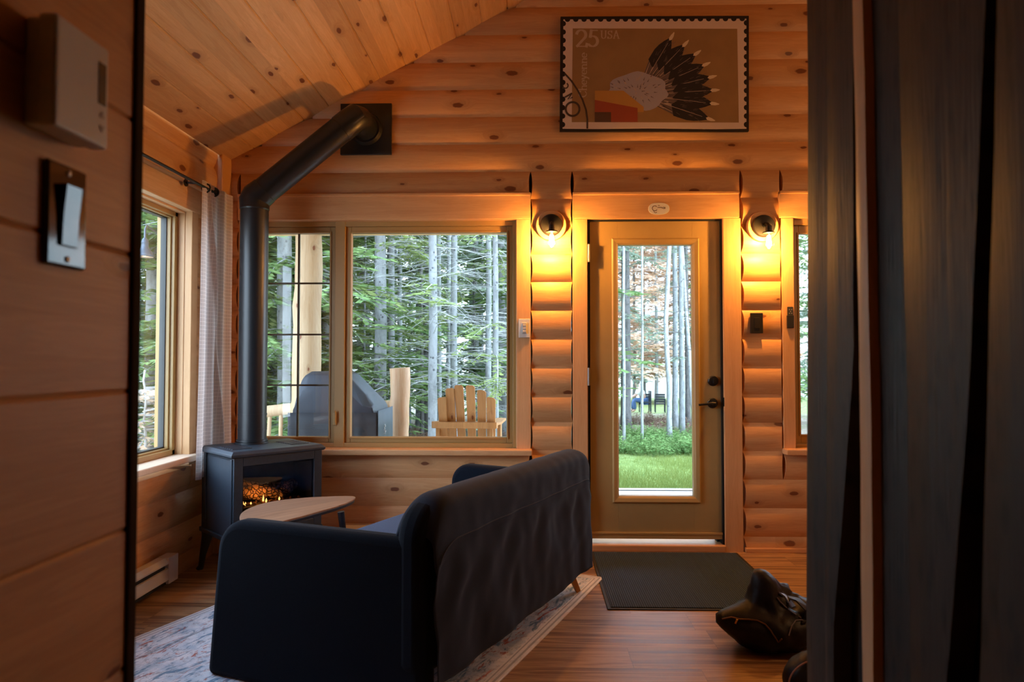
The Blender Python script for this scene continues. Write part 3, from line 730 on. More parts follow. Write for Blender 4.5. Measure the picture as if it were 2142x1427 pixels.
# lettering, pen strokes with thick uprights and thin bars
ink = MB(); ink.norecalc = True
def pen(pl, x, y, s, thin=.05, thick=.14, c=ink, rot=False, serifs=()):
    for a, b in zip(pl, pl[1:]):
        dx, dy = (b[0] - a[0]), (b[1] - a[1]); l = math.hypot(dx, dy) or 1e-6; wd = thin + (thick - thin) * abs(dy) / l
        ex, ey = dx / l * wd * .25, dy / l * wd * .25; nx, ny = -dy / l * wd / 2, dx / l * wd / 2
        q4 = [(a[0] - nx - ex, a[1] - ny - ey), (b[0] - nx + ex, b[1] - ny + ey), (b[0] + nx + ex, b[1] + ny + ey), (a[0] + nx - ex, a[1] + ny - ey)]
        zc[0] -= .0000015
        flat(c, [((x + v_ * s, y - u_ * s) if rot else (x + u_ * s, y + v_ * s)) for u_, v_ in q4], zc[0])
def A_(cx, cy, r, a0, a1, sq=1, n=14): return [(cx + r * math.cos(math.radians(a0 + (a1 - a0) * i / n)), cy + sq * r * math.sin(math.radians(a0 + (a1 - a0) * i / n))) for i in range(n + 1)]
G = {  # unit height 1, y down, baseline y=1
 '2': ([A_(.30, .28, .26, 190, 350) + A_(.30, .30, .26, 0, 45) + [(.36, .62), (.06, .95)], [(.03, .95), (.60, .95)], [(.60, .97), (.64, .80)]], .68),
 '5': ([[(.56, .04), (.20, .04)], [(.20, .03), (.14, .42)], A_(.28, .66, .28, -125, 140, 1.05)], .66),
 'U': ([[(.14, .03), (.14, .66)] + A_(.38, .68, .24, 180, 0, -1.15 * -1) + [(.62, .03)], [(.0, .03), (.28, .03)], [(.50, .03), (.74, .03)]], .80),
 'S': ([A_(.30, .27, .21, -20, -270, .95) + A_(.28, .73, .23, -90, 160, .95), [(.51, .05), (.51, .25)], [(.05, .76), (.05, .96)]], .62),
 'A': ([[(.10, .97), (.38, .03)], [(.38, .03), (.68, .97)], [(.20, .64), (.56, .64)], [(.0, .97), (.24, .97)], [(.54, .97), (.82, .97)]], .82),
 'C': ([A_(.42, .5, .36, -40, -320, 1.3), [(.70, .05), (.70, .30)]], .80),
 'h': ([[(.14, .0), (.14, .98)], A_(.36, .62, .20, 200, 360, 1) + [(.56, .98)], [(.02, .98), (.28, .98)], [(.45, .98), (.68, .98)], [(.02, .02), (.14, .02)]], .72),
 'e': ([A_(.30, .70, .25, 0, -310, 1.1), [(.06, .68), (.54, .68)]], .60),
 'y': ([[(.10, .42), (.32, .96)], [(.54, .42), (.32, .96), (.18, 1.25)], [(.02, .42), (.20, .42)], [(.44, .42), (.64, .42)], [(.18, 1.25), (.06, 1.24)]], .66),
 'n': ([[(.14, .42), (.14, .98)], A_(.36, .64, .20, 200, 360, 1) + [(.56, .98)], [(.02, .98), (.28, .98)], [(.45, .98), (.68, .98)], [(.02, .43), (.14, .43)]], .72)}
def word(tx, x, y, s, gap=.0, rot=False, **kw):
    for ch in tx:
        for pl in G[ch][0]: pen(pl, x, y, s, rot=rot, **kw)
        if rot: y -= (G[ch][1] + gap) * s
        else: x += (G[ch][1] + gap) * s
word('25', 290, 240, 172, thick=.17, thin=.06); word('USA', 532, 248, 82, gap=.04, thick=.15, thin=.06)
word('Cheyenne', 318, 905, 82, gap=-.01, rot=True, thick=.15, thin=.06)
ink.build('lettering', plain('stamp_lettering', (.52,.40,.30), .8), poster)
po = art_mb.build('printed_picture', None, poster)
for k, c_ in cols.items(): po.data.materials.append(plain('print_' + k, tuple(min(1, x_ * 1.2) for x_ in c_), .8))
for f_, i_ in zip(po.data.polygons, art_i): f_.material_index = i_
pm = MB(); pm.norecalc = True
def ribm(pl, w0):
    zc[0] -= .000003; n = len(pl); L_ = []; Rr = []
    for i, p_ in enumerate(pl):
        a_ = pl[max(i - 1, 0)]; b2 = pl[min(i + 1, n - 1)]; dx, dy = b2[0] - a_[0], b2[1] - a_[1]; l = math.hypot(dx, dy) or 1
        L_.append((p_[0] - dy / l * w0 / 2, p_[1] + dx / l * w0 / 2)); Rr.append((p_[0] + dy / l * w0 / 2, p_[1] - dx / l * w0 / 2))
    for i in range(n - 1): flat(pm, [L_[i], L_[i + 1], Rr[i + 1], Rr[i]], zc[0])
ribm([(180, 668), (250, 745), (310, 835), (360, 930), (395, 1030), (408, 1120), (408, 1212)], 17)
ribm(A_(262, 1020, 68, 0, 360, 1.0, 24), 20)
ribm([(185, 905), (255, 865)], 16); ribm([(255, 865), (215, 925), (262, 905)], 12); ribm(A_(190, 790, 26, -60, 200), 12)
pm.build('postmark', plain('postmark_ink', (.07,.045,.035), .8), poster)
# ================================================================== FURNITURE
# ---- corner stove
a0 = 3.6; TH = math.radians(46)
FLp = Vector((-.4378 * a0, a0)); fdir = Vector((math.cos(TH), math.sin(TH))); sdir = Vector((-math.sin(TH), math.cos(TH)))
SW, SD = .512, .44
ctr = FLp + fdir * SW / 2 + sdir * SD / 2
st = thing('stove', 'black cast iron style corner stove with a lit log fire behind glass', 'stove', (ctr.x, ctr.y, 0), rz=TH)
hw, hd = SW / 2, SD / 2; zb0, zt0 = .235, .676
sp = M['stove_paint']
mb = MB()
mb.box((-hw, -hd, zb0), (-hw + .018, hd, zt0)); mb.box((hw - .018, -hd, zb0), (hw, hd, zt0)); mb.box((-hw, hd - .02, zb0), (hw, hd, zt0))
mb.box((-hw, -hd, zb0), (hw, hd, zb0 + .018)); mb.box((-hw, -hd, zt0 - .02), (hw, hd, zt0))
mb.box((-hw + .03, -hd + .30, zb0 + .018), (hw - .03, -hd + .32, zt0 - .02))
mb.build('body', sp, st, bevel=.004)
mb = MB()
mb.box((-hw - .006, -hd + .008, zb0 + .02), (-hw, -hd + .030, zt0 - .008)); mb.box((-hw - .006, hd - .075, zb0), (-hw, hd - .055, zt0)); mb.box((-hw - .012, -hd - .004, zb0 - .012), (hw + .012, hd, zb0 + .012)); mb.box((hw, hd - .075, zb0), (hw + .006, hd - .055, zt0))
mb.build('body_ribs', sp, st, bevel=.003)
def plate(mb, ox, oy, z0, z1, ch):
    vs = []
    for (e, z) in ((-ch * .5, z0), (0, z0 + .006), (0, z1 - ch), (-ch, z1)):
        vs += [(-hw - ox - e, -hd - oy - e, z), (hw + ox + e, -hd - oy - e, z), (hw + ox + e, hd + oy + e, z), (-hw - ox - e, hd + oy + e, z)]
        vs[-4:] = [((-hw - ox - e), (-hd - oy - e), z), ((hw + ox + e), (-hd - oy - e), z), ((hw + ox + e), (hd + oy * .2 + e), z), ((-hw - ox - e), (hd + oy * .2 + e), z)]
    fs = []
    for i in range(3):
        for k in range(4): fs.append((i * 4 + k, i * 4 + (k + 1) % 4, i * 4 + 4 + (k + 1) % 4, i * 4 + 4 + k))
    fs += [(3, 2, 1, 0), (12, 13, 14, 15)]; mb.add(vs, fs)
mb = MB(); plate(mb, .018, .018, zt0, zt0 + .034, .016); mb.build('top_plate', sp, st, bevel=.002)
for s in (-1, 1):
    mb = MB()
    for k in range(7): mb.box((s * .17 - .055, -.13 + k * .030, zt0 + .034), (s * .17 + .055, -.115 + k * .030, zt0 + .0375))
    mb.build('top_louver', sp, st, bevel=.001)
# front frame with glass
fo = -hd - .010; gz0, gz1 = zb0 + .055, zt0 - .045; gw = hw - .048
mb = MB(); mb.box((-hw, fo, zb0), (-gw, -hd + .01, zt0)); mb.box((gw, fo, zb0), (hw, -hd + .01, zt0)); mb.box((-gw, fo, gz1), (gw, -hd + .01, zt0)); mb.box((-gw, fo, zb0), (gw, -hd + .01, gz0))
mb.build('front_frame', sp, st, bevel=.003)
mb = MB(); mb.box((-gw, -hd + .006, gz0), (-gw + .010, -hd + .014, gz1)); mb.box((gw - .01, -hd + .006, gz0), (gw, -hd + .014, gz1)); mb.box((-gw, -hd + .006, gz1 - .01), (gw, -hd + .014, gz1)); mb.box((-gw, -hd + .006, gz0), (gw, -hd + .014, gz0 + .05)); mb.build('glass_seal', M['black_metal'], st)
mb = MB(); mb.box((-gw, -hd + .003, gz0), (gw, -hd + .006, gz1)); mb.build('fire_glass', glass('fire_glass', (.62,.60,.58)), st)
mb = MB(); mb.box((-gw, -hd + .05, gz0 + .08), (gw, -hd + .28, gz0 + .105)); mb.box((-hw + .03, -hd + .28, gz0), (hw - .03, -hd + .29, gz1 + .02)); mb.build('firebox', plain('sooty_liner', (.035,.03,.028), .8, noise=.4, nscale=20), st)
# charred logs with dark cracks between paler lumps
m, t = mat('charred_log'); q = N(t); v, X, Y, Z = q.coord()
vo = q.n('ShaderNodeTexVoronoi', feature='DISTANCE_TO_EDGE'); vo.inputs['Scale'].default_value = 42; q.l(v, vo.inputs['Vector'])
cr = q.smooth(vo.outputs['Distance'], .03, .16); c = q.mix(cr, (.02,.012,.008), (.42,.26,.14))
bb = q.bsdf(c, .9, bump=cr, bump_d=.01)
lg = m
rl = random.Random(3)
def fire_log(a, b, r, nm='fire_log'):
    r *= 1.25; K = 9; pts = [Vector(a).lerp(Vector(b), i / K) + Vector((rl.uniform(-.004, .004), rl.uniform(-.004, .004), rl.uniform(-.004, .004))) for i in range(K + 1)]
    mb = MB(); mb.tube(pts, [r * (.86 + rl.uniform(0, .25)) for _ in pts], 12); return mb.build(nm, lg, st, smooth=True)
zf = gz0 + .115
fire_log((-.19, -hd + .20, zf + .045), (.16, -hd + .22, zf + .035), .034)
fire_log((-.18, -hd + .13, zf + .075), (-.02, -hd + .18, zf + .02), .030)
fire_log((-.20, -hd + .19, zf + .12), (.05, -hd + .13, zf + .03), .027)
fire_log((.05, -hd + .12, zf + .02), (.18, -hd + .19, zf + .06), .026)
mb = MB()
for k in range(60): 
    x = rl.uniform(-.2, .19); y = rl.uniform(-hd + .07, -hd + .14); s = rl.uniform(.005, .011); mb.lathe([(s * .3, -s), (s, -.2 * s), (s * .7, s * .6), (.001, s)], TR((x, y, zf - .008 + rl.uniform(0, .01)), rx=rl.uniform(-1, 1)), 6)
tag(mb.build('embers', plain('ember_lumps', (.10,.05,.03), .9), st), kind='stuff')
fm = emit('flame', (1.0, .50, .14), 6)
for x, h_, y in ((-.165, .026, .085), (-.150, .020, .09), (-.115, .014, .10), (-.045, .046, .10), (-.032, .026, .09), (.05, .022, .10)):
    mb = MB(); mb.lathe([(.002, 0), (.0055, h_ * .25), (.005, h_ * .5), (.002, h_ * .8), (.0004, h_)], TR((x, -hd + y, zf - .005), rx=.1), 8); tag(mb.build('flame', fm, st), 'small orange flame')
ld = bpy.data.lights.new('fire_light', 'POINT'); ld.energy = 1.1; ld.color = (1, .36, .07); ld.shadow_soft_size = .03
lo = bpy.data.objects.new('fire_light', ld); COL.objects.link(lo); lo.parent = st; lo.location = (-.07, -hd + .065, zf + .045)
for sx_ in (-1, 1):
    for sy_ in (-1, 1):
        x, y = sx_ * (hw - .03), sy_ * (hd - .03); ox, oy = sx_ * .035, sy_ * .035; mb = MB()
        mb.tube([(x, y, zb0 + .01), (x + ox * .15, y + oy * .15, zb0 - .05), (x + ox * .6, y + oy * .6, .09), (x + ox * .8, y + oy * .8, .02), (x + ox * 1.0, y + oy * 1.0, 0)], [.040, .030, .019, .016, .020], 10)
        mb.build('leg', sp, st, smooth=True)
mb = MB(); mb.tube([(-.12, .05, zb0), (-.14, .02, .14), (-.05, -.03, .10), (.05, .0, .12), (.08, .05, zb0)], .007, 8); mb.tube([(-.15, -.05, zb0), (-.17, -.02, .08), (-.15, .06, .03), (-.12, .12, .004), (0, .17, .004)], .006, 8)
mb.build('gas_hose', M['black_metal'], st, smooth=True)
# ---- stove pipe
pxy = Vector((hY(528, 850, 4.0).x, 4.0)); zel = hY(531, 416, 4.0).z
ex = hY(745, 243, 4.10).x
pipe = thing('stove_pipe', 'black stove pipe rising from the stove and bending to the wall', 'stove pipe', (pxy.x, pxy.y, zt0 + .034))
pr = .0805
B1 = Vector((pxy.x, pxy.y, zel)); B2 = Vector((ex, 4.10, hY(745, 245, 4.10).z)); W_ = Vector((hY(767, 272, 4.34).x, 4.34, hY(767, 272, 4.34).z))
B3 = Vector((B2.x + .05, 4.20, B2.z + .0))
pp = M['pipe_paint']; z0p = zt0 + .034
mb = MB(); mb.tube([(pxy.x, pxy.y, z0p), (pxy.x, pxy.y, B1.z - .03)], pr, 40); mb.build('vertical_section', pp, pipe, smooth=True, world=True)
for zz, r in ((z0p + .006, pr + .013), (z0p + .02, pr + .007), (z0p + .085, pr + .002), (z0p + .17, pr + .002), (hY(528, 650, 4.0).z, pr + .0015), (B1.z - .055, pr + .003)):
    mb = MB(); mb.tube([(pxy.x, pxy.y, zz - .005), (pxy.x, pxy.y, zz + .005)], r, 40); mb.build('joint_ring', pp, pipe, smooth=True, world=True)
d = (B2 - B1).normalized(); u = Vector((0, 0, 1))
mb = MB(); mb.tube([B1 - u * .07, B1 - u * .062, B1 - u * .06, B1 - u * .004, B1 + d * .004, B1 + d * .075, B1 + d * .078], [pr + .0, pr + .004, pr + .003, (pr + .003) * 1.05, (pr + .003) * 1.05, pr + .003, pr], 40); mb.build('lower_elbow', pp, pipe, smooth=True, world=True)
mb = MB(); mb.tube([B1 + d * .03, B2 - d * .05], pr, 40); mb.build('sloped_section', pp, pipe, smooth=True, world=True)
e2 = (W_ - B2).normalized()
mb = MB(); mb.tube([B2 - d * .12, B2 - d * .06, B2 + (d * -.01 + e2 * .01) * .5, B2 + e2 * .045, W_ - e2 * .04, W_], [pr + .003, pr + .003, pr + .003, pr + .003, pr + .002, pr + .002], 40); mb.build('upper_elbow', pp, pipe, smooth=True, world=True)
mb = MB(); mb.box((W_.x - .165, 4.318, W_.z - .165), (W_.x + .165, 4.338, W_.z + .165)); mb.tube([(W_.x, 4.29, W_.z), (W_.x, 4.325, W_.z)], [pr + .015, pr + .03], 40); mb.build('wall_plate', M['black_metal'], pipe, bevel=.002, world=True)

# ---- baseboard heaters
def heater(x, y, L_, rz, label):
    t = thing('baseboard_heater', label, 'heater', (x, y, .03), rz=rz, group='electric baseboard heaters')
    # local x along, y=0 wall side, front at -y
    D_, H_ = .062, .135
    mb = MB(); mb.prism([(0, 0), (0, H_), (-D_ + .018, H_), (-D_, H_ - .022), (-D_, H_ - .030), (-D_ + .02, H_ - .040), (-D_ + .02, .02), (-D_ + .02, 0)], lambda u, v, w_: (w_, u, v), .012, L_ - .012); mb.build('casing', M['heater'], t)
    mb = MB(); mb.prism([(-D_ + .004, .018), (-D_ - .002, .024), (-D_ - .002, H_ - .055), (-D_ + .012, H_ - .050), (-D_ + .012, .018)], lambda u, v, w_: (w_, u, v), .012, L_ - .012); mb.build('front_cover', M['heater'], t)
    mb = MB(); mb.box((.01, -D_ + .004, H_ - .049), (L_ * .99 - .11, -D_ + .021, H_ - .031)); mb.box((.01, -D_ - .001, .006), (L_ - .12, -D_ + .015, .017)); mb.build('slot_shade_strips', M['dark'], t)  # solid near-black strips in place of shade inside the slots
    mb = MB(); mb.box((L_ - .095, -D_ - .003, .0), (L_, 0, H_ + .002)); mb.build('end_cap', M['heater'], t, bevel=.003)
    mb = MB(); mb.box((0, -D_ - .003, 0), (.02, 0, H_ + .002)); mb.build('end_cap', M['heater'], t, bevel=.003)
    return t
hy = hX(372, 1180, -1.89).y
heater(-1.952, hy - 1.25, 1.25, math.radians(90), 'cream baseboard heater on the floor below the left side window')
heater(-1.18, 4.338, 1.15, 0, 'low baseboard heater along the log wall behind the coffee table')

# ---- curtain and rod
rod = thing('curtain_rod', 'black metal curtain rod over the left window', 'curtain rod', (-1.862, 2.0, 2.188))
RZ = hX(445, 401, -1.862).z; RYe = hX(447, 401, -1.862).y
mb = MB(); mb.tube([(-1.862, 1.95, RZ), (-1.862, RYe, RZ)], .0085, 14); mb.build('rod', M['black_metal'], rod, smooth=True, world=True)
mb = MB(); mb.lathe([(.010, 0), (.018, .006), (.022, .018), (.018, .032), (.006, .038)], TR((-1.862, RYe - .006, RZ), rx=-math.pi / 2), 20); mb.build('finial', M['black_metal'], rod, smooth=True, world=True)
for yb_ in (2.1, RYe - .22):
    mb = MB(); mb.tube([(-1.915, yb_, RZ), (-1.862, yb_, RZ - .003)], .007, 10); mb.lathe([(.022, 0), (.022, .006)], TR((-1.918, yb_, RZ), ry=math.pi / 2), 18); mb.build('rod_bracket', M['black_metal'], rod, smooth=True, world=True)
m, t = mat('sheer_grid_cloth'); q = N(t)
tc = q.n('ShaderNodeUVMap'); sp_ = q.n('ShaderNodeSeparateXYZ'); q.l(tc.outputs[0], sp_.inputs[0])
fx = q.math('FRACT', q.math('MULTIPLY', sp_.outputs[0], 52.0)); fz = q.math('FRACT', q.math('MULTIPLY', sp_.outputs[1], 78.0))
ln = q.math('MAXIMUM', q.math('LESS_THAN', fx, .11), q.math('LESS_THAN', fz, .16))
c = q.mix(ln, (.64, .58, .55), (.82, .76, .72))
df = q.n('ShaderNodeBsdfDiffuse'); tl = q.n('ShaderNodeBsdfTranslucent'); mx = q.n('ShaderNodeMixShader', i_0=.42); oo = q.n('ShaderNodeOutputMaterial')
q.l(c, df.inputs[0]); q.l(c, tl.inputs[0]); q.l(df.outputs[0], mx.inputs[1]); q.l(tl.outputs[0], mx.inputs[2]); q.l(mx.outputs[0], oo.inputs[0])
cur = thing('curtain', 'pale sheer checked curtain gathered beside the stove pipe', 'curtain', (-1.862, 4.05, RZ))
cy0, cy1 = hX(416, 700, -1.87).y, hX(479, 700, -1.87).y
NU, NV = 90, 60; zbt = .53
def cfn(u, v):
    z = RZ + .035 - v * (RZ + .035 - zbt)
    y = cy0 + (cy1 - cy0) * u + .012 * math.sin(v * 4 + u * 3) * v - .02 * v * (1 - u)
    k = 3.2
    ph = u * math.pi * 2 * k + .9 * math.sin(v * 2.2) * (u - .3)
    amp = .007 + .006 * v
    fold = math.sin(ph) * amp
    # a long diagonal crease running down the cloth
    fold += .016 * math.exp(-((u - (.22 + .55 * v)) / .035) ** 2)
    return (-1.862 + fold, y, z)
mb = MB(); mb.grid(cfn, NU, NV); mb.norecalc = True
cl = mb.build('cloth', m, cur, smooth='all', world=True)
uv = cl.data.uv_layers.new(name='uv')
for poly_ in cl.data.polygons:
    for li in poly_.loop_indices:
        vi = cl.data.loops[li].vertex_index; uv.data[li].uv = ((vi % (NU + 1)) / NU * .42 + .001, (vi // (NU + 1)) / NV * 1.0)
for k, (gx, gyy) in enumerate(((-1.858, RYe - .004), (-1.862, RYe - .10))):
    mb = MB(); pts = [(gx + .024 * math.cos(a), gyy + .006, RZ + .024 * math.sin(a)) for a in [2 * math.pi * i / 20 for i in range(21)]]; mb.tube(pts, .005, 8, caps=False); mb.build('grommet', M['black_metal'], cur, smooth=True, world=True)

# ---- leaf shaped coffee table, top outline traced on its own horizontal plane
TZ = .47
outl = [(500, 1084), (504, 1073), (520, 1063), (545, 1054), (580, 1047), (620, 1042.5), (660, 1039.5), (700, 1038), (730, 1037.5), (744, 1038.5), (743, 1043), (730, 1050), (705, 1059), (670, 1069), (635, 1079), (600, 1088), (570, 1096), (552, 1099), (533, 1099.5), (517, 1096), (505, 1091)]
tp = [hZ(x, y, TZ) for x, y in outl]; tc_ = sum(tp, Vector()) / len(tp)
tb = thing('coffee_table', 'leaf shaped wooden coffee table with black legs by the stove', 'table', (tc_.x, tc_.y, 0))
# Chaikin smoothing
P2 = [(p.x - tc_.x, p.y - tc_.y) for p in tp]
def chaik(P, n=2):
    for _ in range(n):
        Q = []
        for i in range(len(P)):
            a, b = P[i], P[(i + 1) % len(P)]; Q += [(a[0] * .75 + b[0] * .25, a[1] * .75 + b[1] * .25), (a[0] * .25 + b[0] * .75, a[1] * .25 + b[1] * .75)]
        P = Q
    return P
P2 = chaik(P2)
ax_ = math.atan2(tp[9].y - tp[0].y, tp[9].x - tp[0].x)
m, t = mat('walnut_veneer'); q = N(t)
tcx = q.n('ShaderNodeTexCoord'); mp = q.n('ShaderNodeMapping'); mp.inputs['Rotation'].default_value = (0, 0, -ax_); q.l(tcx.outputs['Object'], mp.inputs[0]); sx = q.n('ShaderNodeSeparateXYZ'); q.l(mp.outputs[0], sx.inputs[0])
sidev = q.math('GREATER_THAN', sx.outputs[1], q.math('ADD', q.math('MULTIPLY', q.math('MULTIPLY', sx.outputs[0], sx.outputs[0]), -.35), .012))
gr1 = q.noise(q.xyz(q.math('ADD', q.math('MULTIPLY', sx.outputs[0], 3.0), q.math('MULTIPLY', sidev, 7.0)), q.math('MULTIPLY', sx.outputs[1], 55), 0), 1, 4, .6, .4)
c = q.mix(q.smooth(gr1, .3, .7), (.25,.125,.065), (.44,.25,.15)); c = q.mix(q.math('MULTIPLY', sidev, .45), c, (.24,.14,.09))
q.bsdf(c, .36, 0, .45)
mb = MB(); mb.prism(P2, lambda u, v, w_: (u, v, w_), TZ - .008, TZ); mb.build('tabletop', m, tb, bevel=.002)
mb = MB(); mb.prism([(a * .985, b * .985) for a, b in P2], lambda u, v, w_: (u, v, w_), TZ - .024, TZ - .008); mb.build('apron', M['black_metal'], tb, bevel=.003)
for (px, py, sx2, sy2) in ((713, 1062, .05, .03), (560, 1072, -.05, .04), (560, 1092, -.02, -.07)):
    p = hZ(px, py, TZ); x, y = p.x - tc_.x, p.y - tc_.y
    mb = MB(); mb.tube([(x, y, TZ - .02), (x + sx2, y + sy2, 0)], [.017, .010], 14); mb.build('leg', M['black_metal'], tb, smooth=True)

# ---- area rug
rc = hZ(1263, 1211, 0); ra = math.radians(22.8)
au = Vector((math.sin(ra), math.cos(ra), 0)); ap = Vector((-math.cos(ra), math.sin(ra), 0))
rug = thing('area_rug', 'pale distressed oriental rug with red and blue marks under the sofa', 'rug', (rc.x, rc.y, 0), rz=math.pi / 2 - ra + math.pi)
# local +x runs toward the camera end, local +y ... toward the right
m, t = mat('distressed_rug'); q = N(t); v, X, Y, Z = q.coord()
Y = q.math('MULTIPLY', Y, -1.0); n1 = q.noise(v, 6.5, 6, .7, .6); n2 = q.noise(q.xyz(q.math('MULTIPLY', X, 7), q.math('MULTIPLY', Y, 26), 3), 1, 6, .72, .9); n3 = q.noise(q.xyz(q.math('ADD', q.math('MULTIPLY', X, 5), 9), q.math('MULTIPLY', Y, 16), 1), 1, 6, .75, 1.1); n4 = q.noise(v, 55, 4, .7)
c = q.mix(q.smooth(n1, .4, .65), (.80,.80,.82), (.48,.58,.67))
vo = q.n('ShaderNodeTexVoronoi', feature='DISTANCE_TO_EDGE'); vo.inputs['Scale'].default_value = 9; q.l(q.xyz(q.math('ADD', X, q.math('MULTIPLY', n4, .05)), q.math('ADD', Y, q.math('MULTIPLY', n1, .08)), 0), vo.inputs['Vector'])
le = q.math('MULTIPLY', q.math('SUBTRACT', 1, q.smooth(vo.outputs['Distance'], .02, .07)), q.smooth(n4, .4, .6))
c = q.mix(q.math('MULTIPLY', le, .18), c, (.16,.19,.25))
c = q.mix(q.math('MULTIPLY', q.smooth(n2, .52, .60), .85), c, (.10,.21,.33))
c = q.mix(q.math('MULTIPLY', q.smooth(n3, .55, .60), .9), c, (.44,.10,.05))
c = q.mix(q.math('MULTIPLY', q.smooth(q.noise(v, 26, 5, .8), .54, .62), .5), c, (.20,.18,.20))
# border stripes on the long edges
W2 = 1.6; dl = q.math('MINIMUM', Y, q.math('SUBTRACT', W2, Y)); dl = q.math('MINIMUM', dl, X)
bl = q.math('MULTIPLY', q.math('GREATER_THAN', dl, .012), q.math('LESS_THAN', dl, .022)); bl2 = q.math('MULTIPLY', q.math('GREATER_THAN', dl, .036), q.math('LESS_THAN', dl, .043)); bl3 = q.math('MULTIPLY', q.math('GREATER_THAN', dl, .20), q.math('LESS_THAN', dl, .212))
c = q.mix(q.math('MULTIPLY', q.math('LESS_THAN', dl, .05), .75), c, (.80,.79,.78)); c = q.mix(q.math('MULTIPLY', q.math('MAXIMUM', bl3, q.math('MAXIMUM', bl, bl2)), .6), c, (.20,.21,.24))
q.bsdf(c, .95, 0, .1, bump=n4, bump_d=.002)
RL = 2.45
mb = MB()
# rug frame: x along -au (toward camera), y along ap (to the left)
rug.rotation_euler = (0, 0, math.atan2(-au.y, -au.x))
# with x=-au, +y = rotate(-au,90deg) = (au.y,-au.x): points right, so the rug spans y in [-W2, 0]; mirror the pattern axis
mb.box((0, -W2, .0005), (RL, 0, .009)); rg = mb.build('rug_pile', m, rug, bevel=.003)

# ---- door mat
c1, c2, c3_, c4 = hZ(1234, 1149), hZ(1530, 1145), hZ(1664, 1275), hZ(1268, 1276.5)
mx0, mx1, my0, my1 = (c1.x + c4.x) / 2, (c2.x + c3_.x) / 2, c4.y, min(4.31, (c1.y + c2.y) / 2)
dm = thing('doormat', 'dark grey ribbed doormat in front of the door', 'doormat', ((mx0 + mx1) / 2, (my0 + my1) / 2, 0))
m, t = mat('ribbed_mat'); q = N(t); v, X, Y, Z = q.coord(); r1 = q.math('SINE', q.math('MULTIPLY', X, 2 * math.pi / .011)); n1 = q.noise(v, 120, 3, .7)
c = q.mix(q.math('MULTIPLY', q.math('ADD', q.math('MULTIPLY', r1, .5), .5), n1), (.024,.036,.058), (.10,.155,.26)); q.bsdf(c, .95, 0, .1, bump=r1, bump_d=.002)
sxm, sym = (mx1 - mx0) / 2, (my1 - my0) / 2
mb = MB(); mb.box((-sxm + .018, -sym + .018, .0008), (sxm - .018, sym - .018, .010)); mb.build('ribbed_pile', m, dm)
mb = MB(); mb.box((-sxm, -sym, 0), (sxm, sym, .006)); mb.build('rubber_edge', plain('black_rubber', (.02,.02,.02), .7), dm, bevel=.002)
# ---- sofa
from mathutils.bvhtree import BVHTree
from mathutils import noise as NZ
Fp = hZ(1232, 1236, 0); Fp = Vector((Fp.x - .004, Fp.y - .0, 0)); PH = math.radians(25.0)
su = Vector((-math.sin(PH), -math.cos(PH), 0)); sw = Vector((-math.cos(PH), math.sin(PH), 0))
LS = 1.52
sofa = thing('sofa', 'dark navy sofa seen from behind with a charcoal cover over its back', 'sofa', (Fp.x, Fp.y, 0), rz=math.atan2(su.y, su.x))
# local: +x toward the camera end, seat side at -y  (rotating su by +90deg gives -sw)
BT = .14
def rounded(x0, x1, z0, z1, r0, r1, n=8):
    """outline with top corners of radius r0 at x0 and r1 at x1"""
    P = [(x0, z0)]
    P += [(x0 + r0 - r0 * math.cos(a), z1 - r0 + r0 * math.sin(a)) for a in [math.pi / 2 * i / n for i in range(n + 1)]]
    P += [(x1 - r1 + r1 * math.sin(a), z1 - r1 + r1 * math.cos(a)) for a in [math.pi / 2 * i / n for i in range(n + 1)]]
    P += [(x1, z0)]; return P
mb = MB(); mb.prism(rounded(0.02, LS - .02, .14, .715, .06, .13), lambda u, v, w_: (u, w_, v), -BT, -.02)
mb.build('backrest', M['navy'], sofa, smooth=True, bevel=.045, segs=4)
def arm(name, x0, thick, depth, ang, zt, tilt=0.0):
    # side panel starting at the back corner, running toward -y turned by ang
    mb = MB(); ca, sa = math.cos(ang), math.sin(ang)
    fn = lambda u, v, w_: (x0 + w_ + u * sa, -u * ca - tilt * (zt - v) * (u / depth), v)
    mb.prism(rounded(.02, depth, .13 if not tilt else .004, zt, .03, .11), fn, 0, thick)
    return mb.build(name, M['navy'], sofa, smooth=True, bevel=.032, segs=4)
arm('armrest', LS - .03 - .085, .085, .905, -math.radians(-4.5), .600, .10)
arm('armrest', .015, .085, .80, -math.radians(2), .615)
mb = MB(); mb.box((.09, -.78, .15), (LS - .10, -BT + .02, .30)); mb.build('seat_base', M['navy'], sofa, bevel=.02, smooth=True)
mb = MB(); mb.box((.105, -.80, .30), (LS - .125, -BT - .005, .435)); mb.build('seat_cushion', plain('blue_seat_fabric', (.04,.07,.14), .95, 0, .1, noise=.12, nscale=200, Sheen_Weight=.1), sofa, bevel=.04, segs=4, smooth=True)
